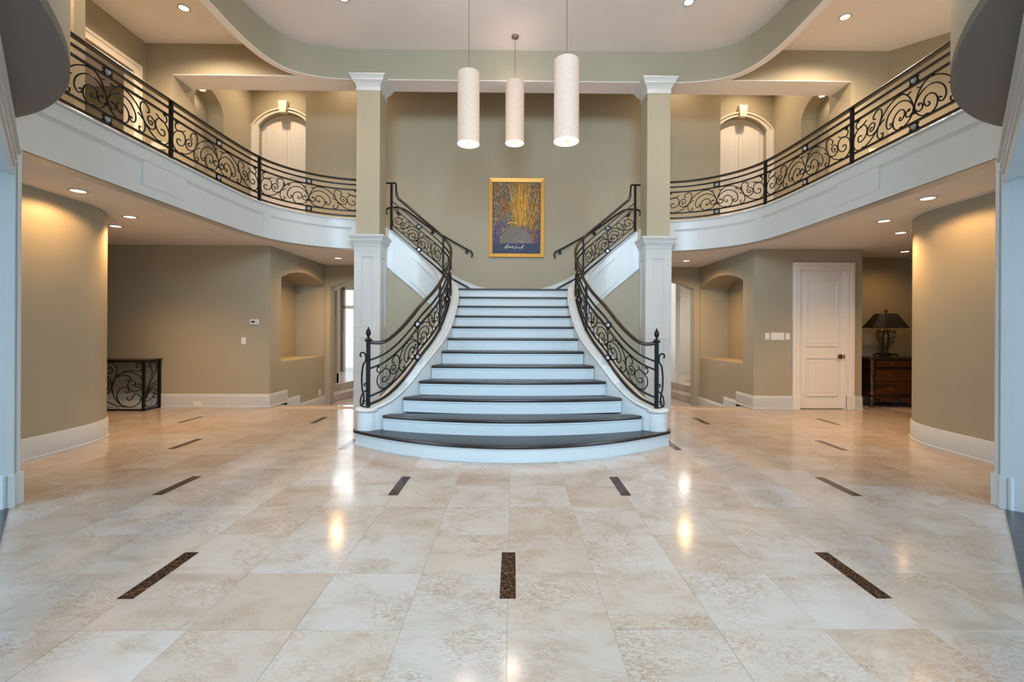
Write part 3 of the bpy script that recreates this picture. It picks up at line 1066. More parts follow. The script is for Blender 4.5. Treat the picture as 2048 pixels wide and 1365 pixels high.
# left balcony: side wall with cased doorway, stub wall and the lit room behind
w = MB().holed([(3.4, ZB), (7.85, ZB), (7.85, ZT), (3.4, ZT)], [[(6.30, ZB + 0.001), (7.58, ZB + 0.001), (7.58, 5.62), (6.30, 5.62)]],
               lambda u, v, d: (-6.30 - d, u, v), 0.14)
o = w.build('wall_upper_side_left', 'wall')
struct(o, 'balcony side wall with the cased doorway, above the console table', 'wall')
c = thing('trim_9', 'white moulded casing of the balcony doorway above the console table', 'trim', (-6.3, 7.0, ZB), kind='structure')
cs = MB()
for o0, o1, dep in ((0.0, 0.10, 0.02), (0.10, 0.15, 0.04)):
    cs.box(-6.30, -6.30 + dep, 7.58 + o0, 7.58 + o1, ZB, 5.62 + o1)
    cs.box(-6.30, -6.30 + dep, 6.30 - o1, 6.30 - o0, ZB, 5.62 + o1)
    cs.box(-6.30, -6.30 + dep, 6.30 - o0, 7.58 + o0, 5.62 + o0, 5.62 + o1)
cs.build('casing', 'cream', c, bevel=0.006)
MB().box(-6.44, -6.30, 7.57, 7.585, ZB, 5.62).build('jamb', 'cream', c)
o = MB().box(-6.3, -5.14, 5.36, 5.50, ZB, ZT).build('wall_stub_upper_left', 'wall')
struct(o, 'short wall end beside the curved upper wall above the console table', 'wall')
o = MB().box(-9.3, -9.2, 3.4, 8.6, ZB, 5.9).box(-9.2, -6.45, 8.5, 8.6, ZB, 5.9).box(-9.2, -6.45, 3.3, 3.4, ZB, 5.9).build('wall_upper_room_left', 'wall')
struct(o, 'tan wall of the room seen through the balcony doorway', 'wall')
o = MB().box(-9.3, -6.45, 3.3, 8.6, 5.85, 5.95).build('ceiling_upper_room_left', 'ceil')
struct(o, 'ceiling of the room seen through the balcony doorway', 'ceiling')
d3 = thing('door_3', 'cream inner door seen through the balcony doorway', 'door', (-9.15, 7.6, ZB), kind='structure')
MB().box(-9.2, -9.16, 7.25, 7.95, ZB, 5.25).build('door_leaf', 'cream', d3)
MB().box(-9.2, -9.14, 7.95, 8.07, ZB, 5.37).box(-9.2, -9.14, 7.13, 7.25, ZB, 5.37).box(-9.2, -9.14, 7.25, 7.95, 5.25, 5.37).build('casing', 'white', d3)
# right balcony: angled wall
p1, p2 = Vector((6.50, 7.85)), Vector((9.4, 5.2))
o = MB().sweep([(p1.x, p1.y, ZB), (p2.x, p2.y, ZB)], [(0, 0), (0, ZT - ZB), (-0.12, ZT - ZB), (-0.12, 0)]).build('wall_upper_angled_right', 'wall')
struct(o, 'angled balcony wall above the dresser alcove', 'wall')

# ------------------------------------------------------------------ columns
for s in (-1, 1):
    cx, cy = s * 2.50, 8.03
    c = thing('column', 'tall square column with white panelled pedestal, %s the staircase near the %s' % ('beside', 'thermostat wall' if s < 0 else 'white door'), 'column',
              (cx, cy, 0), kind='structure')
    a = 0.213
    MB().box(cx - a, cx + a, cy - 0.215, cy + 0.20, -0.345, 2.80).build('pedestal', 'white', c, bevel=0.004)
    fr = MB()
    b0 = 0.2235
    yf = cy - 0.215
    # stiles and rails proud of the pedestal, front and inner side
    for (z0, z1) in ((0.28, 1.22), (1.40, 2.60)):
        fr.box(cx - b0, cx - 0.095, yf - 0.012, yf, z0, z1).box(cx + 0.095, cx + b0, yf - 0.012, yf, z0, z1)
    for (z0, z1) in ((0.0, 0.28), (1.22, 1.40), (2.60, 2.80)):
        fr.box(cx - b0, cx + b0, yf - 0.012, yf, z0, z1)
    for xs, q in ((cx - s * a, -s), (cx + s * a, s)):
        for (z0, z1) in ((0.28, 1.22), (1.40, 2.60)):
            fr.box(xs, xs + q * 0.012, yf, yf + 0.11, z0, z1).box(xs, xs + q * 0.012, cy + 0.09, cy + 0.20, z0, z1)
        for (z0, z1) in ((0.0, 0.28), (1.22, 1.40), (2.60, 2.80)):
            fr.box(xs, xs + q * 0.012, yf, cy + 0.20, z0, z1)
    fr.build('panel_frame', 'white', c, bevel=0.004)
    cp = MB()
    cyc = cy - 0.0075
    for z0, z1, h0, h1 in ((2.78, 2.82, 0.226, 0.232), (2.82, 2.875, 0.232, 0.262), (2.875, 2.90, 0.268, 0.268), (2.90, 2.945, 0.268, 0.296), (2.945, 2.975, 0.302, 0.302)):
        cp.frustum(cx, cyc, z0, z1, (h0, h0), (h1, h1))
    cp.build('pedestal_cap', 'white', c)
    MB().box(cx - 0.2, cx + 0.2, cy - 0.2, cy + 0.2, 2.975, 5.52).build('shaft', 'wall', c, bevel=0.003)
    cp = MB()
    for z0, z1, h0, h1 in ((5.46, 5.49, 0.208, 0.208), (5.49, 5.545, 0.204, 0.206), (5.545, 5.575, 0.212, 0.225), (5.575, 5.615, 0.225, 0.262), (5.615, 5.64, 0.268, 0.268), (5.64, 5.685, 0.268, 0.296), (5.685, 5.71, 0.304, 0.304)):
        cp.frustum(cx, cy, z0, z1, (h0, h0), (h1, h1))
    cp.build('capital', 'white', c)

# ------------------------------------------------------------------ staircase
INNER = [(4.6, 1.95), (5.0, 1.80), (5.33, 1.52), (5.55, 1.335), (5.8, 1.18), (6.02, 1.075), (6.35, 0.99), (6.7, 0.955), (7.0, 0.94), (7.35, 0.938), (7.7, 0.95), (8.0, 0.985), (8.36, 1.06), (8.7, 1.3)]


def inner_w(D):
    for (a, wa), (b, wb) in zip(INNER, INNER[1:]):
        if a <= D <= b:
            return wa + (wb - wa) * (D - a) / (b - a)
    return INNER[0][1] if D < INNER[0][0] else INNER[-1][1]


# nosing: (centre depth, edge depth, half width)
NOSE = {1: (4.62, 5.34, 1.86), 2: (5.04, 5.33, 1.52), 3: (5.40, 5.55, 1.335), 4: (5.69, 5.78, 1.19)}
for n_ in range(5, 13):
    d_ = 6.015 + 0.335 * (n_ - 5)
    NOSE[n_] = (d_, d_ + (0.02 if n_ < 7 else 0), inner_w(d_))
NOSE[12] = (8.36, 8.36, 1.08)


def front(n_, off=0.0, seg=24):
    dc, de, hw = NOSE[n_]
    pts = []
    for i in range(seg + 1):
        t = -1 + 2 * i / seg
        pts.append((hw * t, dc + (de - dc) * (t * t) + off))
    return pts


stair = thing('staircase', 'grand white staircase with dark treads splitting left and right at a landing', 'staircase', (0, 6.5, 0))
for n_ in range(1, 13):
    z1 = n_ * R
    z0 = z1 - 0.036
    if n_ == 1:
        # bullnose first step wrapping round the newel blocks
        fr = [(x, y) for x, y in front(1)]
        endr = [(1.885 + 0.0, 5.40), (1.90, 5.46), (1.88, 5.56), (1.80, 5.62), (1.6, 5.62), (1.4, 5.62)]
        poly = [(-x, y) for x, y in endr[::-1]] + fr + endr
        tr = MB().prism(poly, z0, z1)
        rf = [(x * 0.985, y + 0.035) for x, y in front(1)]
        er = [(1.86, 5.40), (1.868, 5.46), (1.85, 5.54), (1.78, 5.59), (1.4, 5.59)]
        rpoly = [(-x, y) for x, y in er[::-1]] + rf + er
        rs = MB().prism(rpoly, 0.0, z0)
        rs2 = [(x, y + 0.027) for x, y in front(1)]
        cov = [(-p[0] - 0.003, p[1]) for p in er[::-1][1:]] + rs2 + [(p[0] + 0.003, p[1]) for p in er[:-1]]
        cove = MB().prism(cov, z0 - 0.018, z0)
        base = [(x * 1.003, y - 0.012) for x, y in rpoly]
        MB().prism(base, 0, 0.02).build('shoe_moulding', 'white', stair)
    else:
        fr = front(n_)
        back = NOSE[n_ + 1][0] + 0.06 if n_ < 12 else DB
        dc, de, hw = NOSE[n_]
        rw = inner_w(back) if n_ < 12 else 1.25
        bw = min(hw, rw) if n_ < 9 else max(hw, rw)
        ext = 0.0
        mid = []
        bk = max(back, de + 0.05)
        side = [(inner_w(de + (bk - de) * t) + 0.03, de + (bk - de) * t) for t in (0.2, 0.6, 1.0)]
        if n_ == 12:
            side = [(1.20, 8.42), (1.27, 8.55), (1.27, DB)]
        poly = [(-x, y) for x, y in side[::-1]] + fr + side
        tr = MB().prism(poly, z0, z1)
        r1 = [(x, y + 0.03) for x, y in fr]
        r2 = [(x, y + 0.05) for x, y in fr]
        rs = MB().prism(r1 + r2[::-1], (n_ - 1) * R, z0)
        cove = MB().prism([(x, y + 0.016) for x, y in fr] + [(x, y + 0.035) for x, y in fr][::-1], z0 - 0.018, z0)
    to = tr.build('tread', 'tread', stair, bevel=0.014, seg=3)
    rs.build('riser', 'white', stair)
    cove.build('cove_moulding', 'white', stair)

# rail / curb plan line, right half: (w, D, z of curb top)
RAIL = [(1.715, 5.415, 0.43), (1.56, 5.53, 0.505), (1.43, 5.68, 0.635), (1.32, 5.84, 0.80), (1.22, 6.03, 0.985), (1.125, 6.35, 1.172), (1.075, 6.70, 1.35), (1.055, 7.02, 1.525),
        (1.05, 7.355, 1.70), (1.06, 7.69, 1.88), (1.09, 7.98, 2.04), (1.16, 8.22, 2.20), (1.29, 8.38, 2.36), (1.47, 8.45, 2.53), (1.70, 8.46, 2.72), (1.96, 8.42, 2.94), (2.24, 8.37, 3.17)]
RAILC = catmull(RAIL, 6)


class Path:
    def __init__(self, pts):
        self.p = [Vector(q) for q in pts]
        self.s = [0.0]
        for a, b in zip(self.p, self.p[1:]):
            self.s.append(self.s[-1] + (b - a).length)
        self.L = self.s[-1]

    def at(self, s):
        s = max(0.0, min(self.L, s))
        for i in range(len(self.s) - 1):
            if s <= self.s[i + 1] + 1e-9:
                t = (s - self.s[i]) / max(1e-9, self.s[i + 1] - self.s[i])
                return self.p[i].lerp(self.p[i + 1], t)
        return self.p[-1].copy()

    def near(self, x, y):
        best = min(range(len(self.p)), key=lambda i: (self.p[i].x - x) ** 2 + (self.p[i].y - y) ** 2)
        return self.s[best]

    def sub(self, s0, s1, step=0.06):
        n = max(2, int((s1 - s0) / step) + 1)
        return [self.at(s0 + (s1 - s0) * i / (n - 1)) for i in range(n)]

    def tan(self, s):
        d = self.at(s + 0.02) - self.at(s - 0.02)
        return d.normalized()


for s in (-1, 1):
    pts = mir(s, [tuple(p) for p in RAILC])
    v = 1 if s > 0 else -1      # right of walking direction (camera->back) is outward for s=+1
    wpts = pts + [(s * 2.36, 8.33, 3.27), (s * 2.45, 8.30, 3.32)]
    tops = [p[2] - 0.045 for p in wpts]
    isplit = min(range(len(RAILC)), key=lambda i: abs(RAILC[i].y - 8.22) + (0 if RAILC[i].x < 1.25 else 9))
    bots = []
    for i, p in enumerate(pts):
        if i <= isplit:
            bots.append(0.0 if RAILC[i].y > 5.6 else R)
        else:
            bots.append(p[2] - 0.74)
    o0, o1 = (-0.115, 0.13)
    sm = MB().ribbon(pts[:isplit + 1], o0 * v, o1 * v, tops[:isplit + 1], bots[:isplit + 1])
    sm.build('main_stringer', 'white', stair, smooth=True)
    MB().ribbon(wpts[isplit:], o0 * v, o1 * v, tops[isplit:], [p[2] - 0.74 for p in wpts[isplit:]]).build('upper_stringer', 'white', stair, smooth=True)
    MB().sweep(pts, [(-0.135 * v, -0.02), (-0.14 * v, -0.01), (-0.13 * v, 0), (0.145 * v, 0), (0.155 * v, -0.01), (0.15 * v, -0.03), (0.13 * v, -0.045), (-0.12 * v, -0.045)]).build('curb_cap', 'white', stair, smooth=True)
    # moulded panel on the upper stringer face (outer side)
    seg = pts[isplit + 10:-8]
    for z in (-0.16, -0.62):
        MB().sweep(seg, [(0.128 * v, z), (0.15 * v, z), (0.15 * v, z - 0.03), (0.128 * v, z - 0.03)]).build('panel_moulding', 'white', stair, smooth=True)
    for q in (seg[0], seg[-1]):
        i = pts.index(q)
        MB().sweep(pts[i:i + 2], [(0.128 * v, -0.642), (0.142 * v, -0.642), (0.142 * v, -0.16), (0.128 * v, -0.16)]).build('panel_moulding', 'white', stair)
    # olive wall below the upper flight
    up_ = wpts[isplit - 6:]
    MB().ribbon(up_, (o0 + 0.02) * v, (o1 - 0.02) * v, [p[2] - 0.70 for p in up_], [-0.34] * len(up_)).build('under_stair_wall', 'wall', stair, smooth=True)
    # rounded newel block at the foot
    MB().lathe(s * 1.715, 5.415, [(0, R), (0.125, R), (0.125, 0.385), (0, 0.385)], 28).build('newel_block', 'white', stair, smooth=True)
    MB().lathe(s * 1.715, 5.415, [(0, 0.43), (0.135, 0.43), (0.15, 0.42), (0.145, 0.40), (0.125, 0.385), (0, 0.385)], 28).build('newel_block_cap', 'white', stair, smooth=True)
    # steps of the upper flight
    for i in range(1, 7):
        z = 12 * R + i * R
        xa = 1.27 + 0.20 * (i - 1)
        xb = xa + 0.23 if i < 6 else 2.6
        MB().box(s * (xa - 0.025), s * xb, 8.45, DB, z - 0.036, z).build('tread', 'tread', stair, bevel=0.012)
        MB().box(s * xa, s * (xa + 0.02), 8.45, DB, z - R, z - 0.036).build('riser', 'white', stair)
    # skirt along the back wall
    sk = [(0.50, 2.20), (0.55, 2.245), (0.8, 2.30), (1.1, 2.43), (1.5, 2.68), (2.45, 3.42), (2.45, 3.1), (1.5, 2.3), (1.2, 2.126), (0.50, 2.126)]
    MB().holed(mir(s, sk), [], lambda u, v_, d: (u, DB - 0.02 + d, v_), 0.02).build('wall_skirt', 'white', stair)
    MB().tube(catmull([(s * 0.85, DB - 0.03, 2.18), (s * 0.97, DB - 0.03, 2.27), (s * 1.15, DB - 0.03, 2.37), (s * 1.5, DB - 0.03, 2.58), (s * 2.4, DB - 0.03, 3.30)], 5), 0.02, 8).build('skirt_bead', 'bronze', stair, smooth=True)

# ------------------------------------------------------------------ wrought iron
# half panel drawn between upper and lower rail; picture-like units, post at x=608, panel centre at x=1075
HALF = [
    [(683, 948), (672, 938), (655, 938), (650, 955), (662, 975), (688, 982), (715, 970), (728, 940), (718, 905), (690, 882), (655, 882), (625, 900), (611, 940), (618, 985), (650, 1022), (700, 1036), (760, 1025), (810, 995), (840, 950), (846, 915), (836, 888), (808, 878), (782, 890), (780, 912), (796, 920)],
    [(772, 956), (762, 950), (752, 960), (762, 975), (783, 968), (790, 945), (772, 926), (745, 930), (730, 955), (740, 985), (770, 1003), (808, 997)],
    [(655, 838), (647, 828), (636, 836), (634, 856), (648, 876), (680, 884), (725, 874)],
    [(840, 1042), (855, 1046), (852, 1066), (830, 1066), (812, 1040), (812, 1005), (830, 970), (865, 935), (910, 916), (960, 912), (1005, 928), (1040, 965), (1062, 1010), (1074, 1050)],
    [(905, 1036), (916, 1030), (924, 1042), (912, 1054), (892, 1048), (880, 1020), (888, 985), (915, 960), (955, 950), (1000, 960), (1040, 990), (1066, 1025), (1075, 1050)],
    [(985, 1038), (975, 1050), (988, 1060), (1006, 1050), (1012, 1030), (1000, 1008), (972, 998), (942, 1010), (929, 1040), (938, 1075), (965, 1098), (1000, 1106), (1040, 1095), (1066, 1070), (1074, 1045)],
    [(1040, 1045), (1048, 1036), (1034, 1034), (1020, 1046), (1024, 1064), (1045, 1074), (1068, 1062)],
    [(1018, 938), (1035, 950), (1055, 948)],
    [(826, 985), (845, 975), (865, 972)],
]
COLLARS = [(650, 818), (965, 903), (992, 1112), (697, 1044)]


def uv_half(x, y):
    u = (x - 608) / 467.0
    y3 = 800 + 130 * u
    y4 = 1020 + 105 * u
    # the rails sag between the sampled points
    sag = 12 * 4 * u * (1 - u) * 0.5
    return u, (y4 + sag - y) / (y4 - y3)


HALF_UV = [[uv_half(x, y) for x, y in c] for c in HALF]
COL_UV = [uv_half(x, y) for x, y in COLLARS]


def scroll_panel(root, path, s0, s1, zlo, zhi, rad, gems, sub=4):
    """one panel: mirrored scrolls, collars and two crystal rosettes; gems = list of z centres"""
    L = s1 - s0

    def P(u, vv):
        vv = max(0.02, min(0.99, vv))
        sn = path.tan(s0 + L * u).z
        if abs(sn) > 0.05:
            u = 0.5 + (u - 0.5) * 0.92
        sq = s0 + L * u - (vv - 0.5) * (zhi - zlo) * sn * 0.85
        q = path.at(max(s0 - 0.02, min(s1 + 0.02, sq)))
        return Vector((q.x, q.y, q.z + zlo + (zhi - zlo) * vv))
    for half in (0, 1):
        for c in HALF_UV:
            cc = catmull([(u, w_, 0) for u, w_ in c], sub)
            pts = []
            for q in cc:
                u = q.x / 2
                pts.append(P(u if half == 0 else 1 - u, q.y))
            MB().tube(pts, rad, 6).build('scroll', 'iron', root, smooth=True)
        for (u, w_) in COL_UV:
            uu = u / 2 if half == 0 else 1 - u / 2
            top = w_ > 0.5
            q = P(uu, 0.97 if top else 0.03)
            t = path.tan(s0 + L * uu)
            t2 = Vector((t.x, t.y, 0)).normalized()
            b = MB().tube([q - t2 * 0.018, q + t2 * 0.018], 0.017, 4)
            b.build('collar', 'iron', root)
    cen = P(0.5, 0.3)
    t = path.tan(s0 + L * 0.5)
    MB().tube([P(0.5, 0.22), P(0.5, 0.38)], rad * 1.9, 6).build('collar', 'iron', root)
    t2 = Vector((t.x, t.y, 0)).normalized()
    nrm = Vector((t2.y, -t2.x, 0))
    for zc, rr in gems:
        q = path.at(s0 + L * 0.5)
        c = Vector((q.x, q.y, q.z + zc))
        ring = [c + t2 * rr * math.cos(a) + Vector((0, 0, 1)) * rr * math.sin(a) for a in [2 * PI * i / 18 for i in range(18)]]
        ro = MB().tube(ring, 0.009, 6, closed=True)
        for a in range(8):
            an = 2 * PI * (a + 0.5) / 8
            if abs(math.cos(an)) > 0.6:
                p_ = c + t2 * (rr + 0.012) * math.cos(an) + Vector((0, 0, 1)) * (rr + 0.012) * math.sin(an)
                ro.tube([p_ - t2 * 0.008, p_ + t2 * 0.008], 0.009, 5)
        ro = ro.build('rosette_ring', 'iron', root, smooth=True)
        gm = MB()
        prof = []
        n = 8
        ringp = lambda r_, o_: [c + nrm * o_ + t2 * r_ * math.cos(2 * PI * i / n) + Vector((0, 0, 1)) * r_ * math.sin(2 * PI * i / n) for i in range(n)]
        vs_ = ringp(rr * 0.45, -0.022) + ringp(rr * 0.82, 0) + ringp(rr * 0.45, 0.022)
        fs = [tuple(range(n)), tuple(range(2 * n, 3 * n))[::-1]]
        for i in range(n):
            j = (i + 1) % n
            fs += [(i, j, n + j, n + i), (n + i, n + j, 2 * n + j, 2 * n + i)]
        gm.add(vs_, fs)
        gm.build('crystal', 'crystal', ro)


def square_rail(root, pts, dz, half, name='rail', mat='iron', halfh=None):
    hh = halfh or half
    MB().sweep([(p[0], p[1], p[2] + dz) for p in pts], [(-half, -hh), (half, -hh), (half, hh), (-half, hh)]).build(name, mat, root, smooth=False)


def post(root, p, z0, z1, half=0.018, name='post'):
    MB().box(p.x - half, p.x + half, p.y - half, p.y + half, z0, z1).build(name, 'iron', root, bevel=0.003)


# balcony railings
for s in (-1, 1):
    pts = [(s * x, y, ZCURB) for x, y in BALC]
    path = Path(pts)
    r = thing('balcony_railing', 'black scrolled iron balcony railing with crystal rosettes above the %s' % ('console table side' if s < 0 else 'white door side'), 'railing',
              (s * 4.0, 6.0, ZCURB), group='balcony railings')
    P_ = [path.near(s * x, y) for x, y in ((2.72, 8.19), (3.975, 7.12), (4.055, 5.42), (4.04, 3.72))] + [path.L]
    run = path.sub(0, path.L, 0.05)
    hr = [(p.x, p.y, p.z + 0.705) for p in run]
    MB().sweep(hr, [(-0.026, -0.012), (0.026, -0.012), (0.026, 0.006), (0.016, 0.018), (-0.016, 0.018), (-0.026, 0.006)]).build('handrail', 'iron', r)
    for dz in (0.615, 0.523, 0.145, 0.055):
        square_rail(r, run, dz, 0.011)
    for sp in P_[1:4]:
        q = path.at(sp)
        post(r, q, ZCURB, ZCURB + 0.70)
    for a, b in zip(P_[:3], P_[1:4]):
        scroll_panel(r, path, a + 0.02, b - 0.02, 0.145, 0.523, 0.0075, [(0.569, 0.04), (0.10, 0.04)])
    # half a panel disappearing behind the rounded wall
    L = P_[2] - P_[1]
    scroll_panel_end = None

# stair railings
for s in (-1, 1):
    pts = mir(s, [tuple(p) for p in RAILC])
    path = Path(pts)
    r = thing('stair_railing', 'curving iron stair railing with dark handrail, ending by the %s' % ('thermostat side column' if s < 0 else 'white door side column'), 'railing',
              (s * 1.715, 5.415, 0.43), group='stair railings')
    L = path.L
    s_new = 0.0
    sA = path.near(s * 1.075, 6.70)
    sB = path.near(s * 1.30, 8.38)
    sC = L
    run = path.sub(0.0, L, 0.05)
    # handrail, with a drop at the foot and a gooseneck at the top
    H = 0.70
    hp = []
    for i, p in enumerate(run):
        t = path.s[-1] * i / (len(run) - 1)
        lift = H
        if t < 0.28:
            lift = H + 0.085 * (1 - t / 0.28) ** 2
        hp.append((p.x, p.y, p.z + lift))
    hp2 = [q for q in hp if True]
    # cut before the top, then rise
    cut = len(hp2) - 3
    hp2 = hp2[:cut]
    lx, ly, lz = hp2[-1]
    top_z = ZCURB + 0.715
    hp2 += [(s * 2.135, 8.385, lz + 0.03), (s * 2.155, 8.382, lz + 0.10)]
    MB().tube(catmull(hp2, 2), 0.024, 8).build('handrail', 'bronze', r, smooth=True)
    MB().tube(catmull([(s * 2.15, 8.382, lz + 0.08), (s * 2.16, 8.38, lz + 0.2), (s * 2.162, 8.38, top_z - 0.03), (s * 2.175, 8.378, top_z), (s * 2.24, 8.37, top_z), (s * 2.36, 8.35, top_z - 0.012)], 4), 0.016, 6).build('gooseneck', 'iron', r, smooth=True)
    for dz, hf_ in ((0.555, 0.011), (0.455, 0.011), (0.125, 0.011), (0.03, 0.014)):
        square_rail(r, run, dz, hf_)
    scroll_panel(r, path, 0.03, sA - 0.02, 0.125, 0.455, 0.0075, [(0.505, 0.042), (0.078, 0.042)])
    scroll_panel(r, path, sA + 0.02, sB - 0.02, 0.125, 0.455, 0.0075, [(0.505, 0.042), (0.078, 0.042)])
    scroll_panel(r, path, sB + 0.02, sC - 0.03, 0.125, 0.455, 0.0075, [(0.505, 0.042), (0.078, 0.042)])
    for sp in (sA, sB):
        q = path.at(sp)
        post(r, q, q.z, q.z + 0.69, 0.017)
    q = path.at(L)
    post(r, q, q.z, top_z + 0.01, 0.02)
    # newel post with finial
    nx, ny = s * 1.715, 5.415
    MB().box(nx - 0.021, nx + 0.021, ny - 0.021, ny + 0.021, 0.43, 1.225).build('newel_post', 'iron', r, bevel=0.003)
    MB().lathe(nx, ny, [(0, 1.215), (0.042, 1.215), (0.046, 1.232), (0.03, 1.25), (0.013, 1.262), (0.013, 1.272), (0.027, 1.30), (0.03, 1.325), (0.02, 1.345), (0.026, 1.352), (0.012, 1.36), (0.01, 1.375), (0, 1.395)], 16).build('finial', 'iron', r, smooth=True)
    # scrolled bracket on the outside of the newel
    bx = nx + s * 0.055
    MB().tube(catmull([(nx + s * 0.085, ny, 1.03), (nx + s * 0.095, ny, 1.06), (nx + s * 0.07, ny, 1.085), (nx + s * 0.035, ny, 1.06), (nx + s * 0.03, ny, 0.99), (nx + s * 0.06, ny, 0.93), (nx + s * 0.075, ny, 0.80), (nx + s * 0.07, ny, 0.66), (nx + s * 0.05, ny, 0.56), (nx + s * 0.06, ny, 0.48), (nx + s * 0.085, ny, 0.445)], 5), 0.010, 6).build('scroll_bracket', 'iron', r, smooth=True)
    MB().tube(catmull([(nx + s * 0.03, ny, 0.68), (nx + s * 0.045, ny, 0.70), (nx + s * 0.03, ny, 0.72), (nx + s * 0.012, ny, 0.70), (nx + s * 0.02, ny, 0.64), (nx + s * 0.06, ny, 0.60), (nx + s * 0.085, ny, 0.54), (nx + s * 0.085, ny, 0.46), (nx + s * 0.03, ny, 0.436)], 5), 0.009, 6).build('scroll_bracket', 'iron', r, smooth=True)
    MB().tube(catmull([(nx + s * 0.03, ny, 0.50), (nx + s * 0.05, ny, 0.52), (nx + s * 0.062, ny, 0.50), (nx + s * 0.04, ny, 0.47)], 4), 0.008, 6).build('scroll_bracket', 'iron', r, smooth=True)

# wall handrails on the stair back wall
for s in (-1, 1):
    h = thing('wall_handrail', 'black iron wall handrail descending the back wall, %s of the painting' % SIDE[s], 'handrail', (s * 1.8, DB - 0.07, 3.2), group='wall handrails')
    y = DB - 0.07
    MB().tube(catmull([(s * 2.68, y, 3.80), (s * 2.69, y, 3.88), (s * 2.63, y, 3.93), (s * 2.45, y, 3.94), (s * 2.25, y, 3.87), (s * 1.75, y, 3.51), (s * 1.2, y, 3.19), (s * 0.98, y, 3.07), (s * 0.90, y, 3.03), (s * 0.865, y, 2.97), (s * 0.885, y, 2.90)], 5), 0.017, 8).build('bar', 'iron', h, smooth=True)
    for x, z in ((2.45, 3.90), (1.72, 3.49), (0.99, 3.075)):
        MB().tube([(s * x, DB - 0.07, z), (s * x, DB - 0.05, z - 0.05), (s * x, DB, z - 0.06)], 0.008, 6).build('bracket', 'iron', h)
        m = MB()
        n = 14
        m.tube([(s * x, DB - 0.02, z - 0.06), (s * x, DB, z - 0.06)], 0.036, 14)
        m.build('bracket_rosette', 'iron', h, smooth=True)

# ------------------------------------------------------------------ painting
fx0, fx1 = (977 - 1026) / F * DB, (1087 - 1026) / F * DB
fz0, fz1 = HC + (HOR - 515) / F * DB, HC + (HOR - 358) / F * DB
pt = thing('painting', 'gold framed abstract painting of golden stalks over a shell, on the back wall', 'painting', ((fx0 + fx1) / 2, DB - 0.02, fz0))
yb = DB - 0.002
fw = 0.075
for (a0, b0, a1, b1, nm) in (('h', fz0, 0, 0, 0), ('h', fz1 - fw, 0, 0, 0), ('v', fx0, 0, 0, 0), ('v', fx1 - fw, 0, 0, 0)):
    m = MB()
    if a0 == 'h':
        lo = b0 < (fz0 + fz1) / 2
        zo, zi = (fz0, fz0 + fw) if lo else (fz1, fz1 - fw)
        P4 = lambda x0, x1, z, y: [(x0, y, z), (x1, y, z)]
        vs_ = [(fx0, yb, zo), (fx1, yb, zo), (fx0, yb - 0.045, zo), (fx1, yb - 0.045, zo), (fx0 + fw, yb - 0.02, zi), (fx1 - fw, yb - 0.02, zi), (fx0 + fw, yb, zi), (fx1 - fw, yb, zi)]
    else:
        lo = b0 < (fx0 + fx1) / 2
        xo, xi = (fx0, fx0 + fw) if lo else (fx1, fx1 - fw)
        vs_ = [(xo, yb, fz0), (xo, yb, fz1), (xo, yb - 0.045, fz0), (xo, yb - 0.045, fz1), (xi, yb - 0.02, fz0 + fw), (xi, yb - 0.02, fz1 - fw), (xi, yb, fz0 + fw), (xi, yb, fz1 - fw)]
    m.add(vs_, [(0, 1, 3, 2), (2, 3, 5, 4), (4, 5, 7, 6), (0, 6, 7, 1), (0, 2, 4, 6), (1, 7, 5, 3)])
    m.build('frame_bar', 'gold', pt)
ax0, ax1, az0, az1 = fx0 + fw, fx1 - fw, fz0 + fw, fz1 - fw
MB().box(ax0, ax1, yb - 0.012, yb, az0, az1).build('inner_liner', 'black', pt)
ax0, ax1, az0, az1 = ax0 + 0.014, ax1 - 0.014, az0 + 0.014, az1 - 0.014
MB().box(ax0, ax1, yb - 0.016, yb - 0.004, az0, az1).build('canvas', 'art', pt)
aw, ah = ax1 - ax0, az1 - az0


def on_art(u, v_, lift=0.018):
    return (ax0 + aw * u, yb - lift, az0 + ah * v_)


stalks = [((0.52, 0.38), (0.33, 0.98)), ((0.50, 0.40), (0.44, 0.80)), ((0.56, 0.38), (0.55, 0.97)), ((0.60, 0.38), (0.62, 0.97)), ((0.64, 0.40), (0.57, 0.93)), ((0.66, 0.40), (0.78, 0.97)), ((0.70, 0.42), (0.70, 0.85)), ((0.73, 0.42), (0.93, 0.92)),
          ((0.76, 0.38), (0.97, 0.70)), ((0.78, 0.34), (0.98, 0.62)), ((0.80, 0.40), (0.98, 0.88)), ((0.48, 0.45), (0.36, 0.72)), ((0.58, 0.40), (0.60, 0.80)), ((0.68, 0.38), (0.66, 0.95))]
m = MB()
for (a, b) in stalks:
    m.tube([on_art(a[0], a[1]), on_art((a[0] + b[0]) / 2 + random.uniform(-0.01, 0.01), (a[1] + b[1]) / 2), on_art(*b)], 0.0055, 4)
m.build('golden_stalks', 'stalk', pt)
half = [(0.50 + 0.345 * math.cos(a), 0.135 + 0.235 * math.sin(a)) for a in [PI * i / 24 for i in range(25)]]
MB().holed([(ax0 + aw * u, az0 + ah * v_) for u, v_ in half], [], lambda u, v_, d_: (u, yb - 0.0175 + d_, v_), 0.002).build('shell_form', 'shell_dark', pt)
m = MB()
for k in range(9):
    rr = 0.33 - 0.034 * k
    cu_, cv_ = 0.50 + 0.006 * k, 0.135
    m.tube([on_art(cu_ + rr * math.cos(a), cv_ + rr * 0.66 * math.sin(a)) for a in [PI * i / 18 for i in range(19)]], 0.008 if k % 2 else 0.011, 4)
m.build('shell_rings', 'shell', pt)
m = MB()
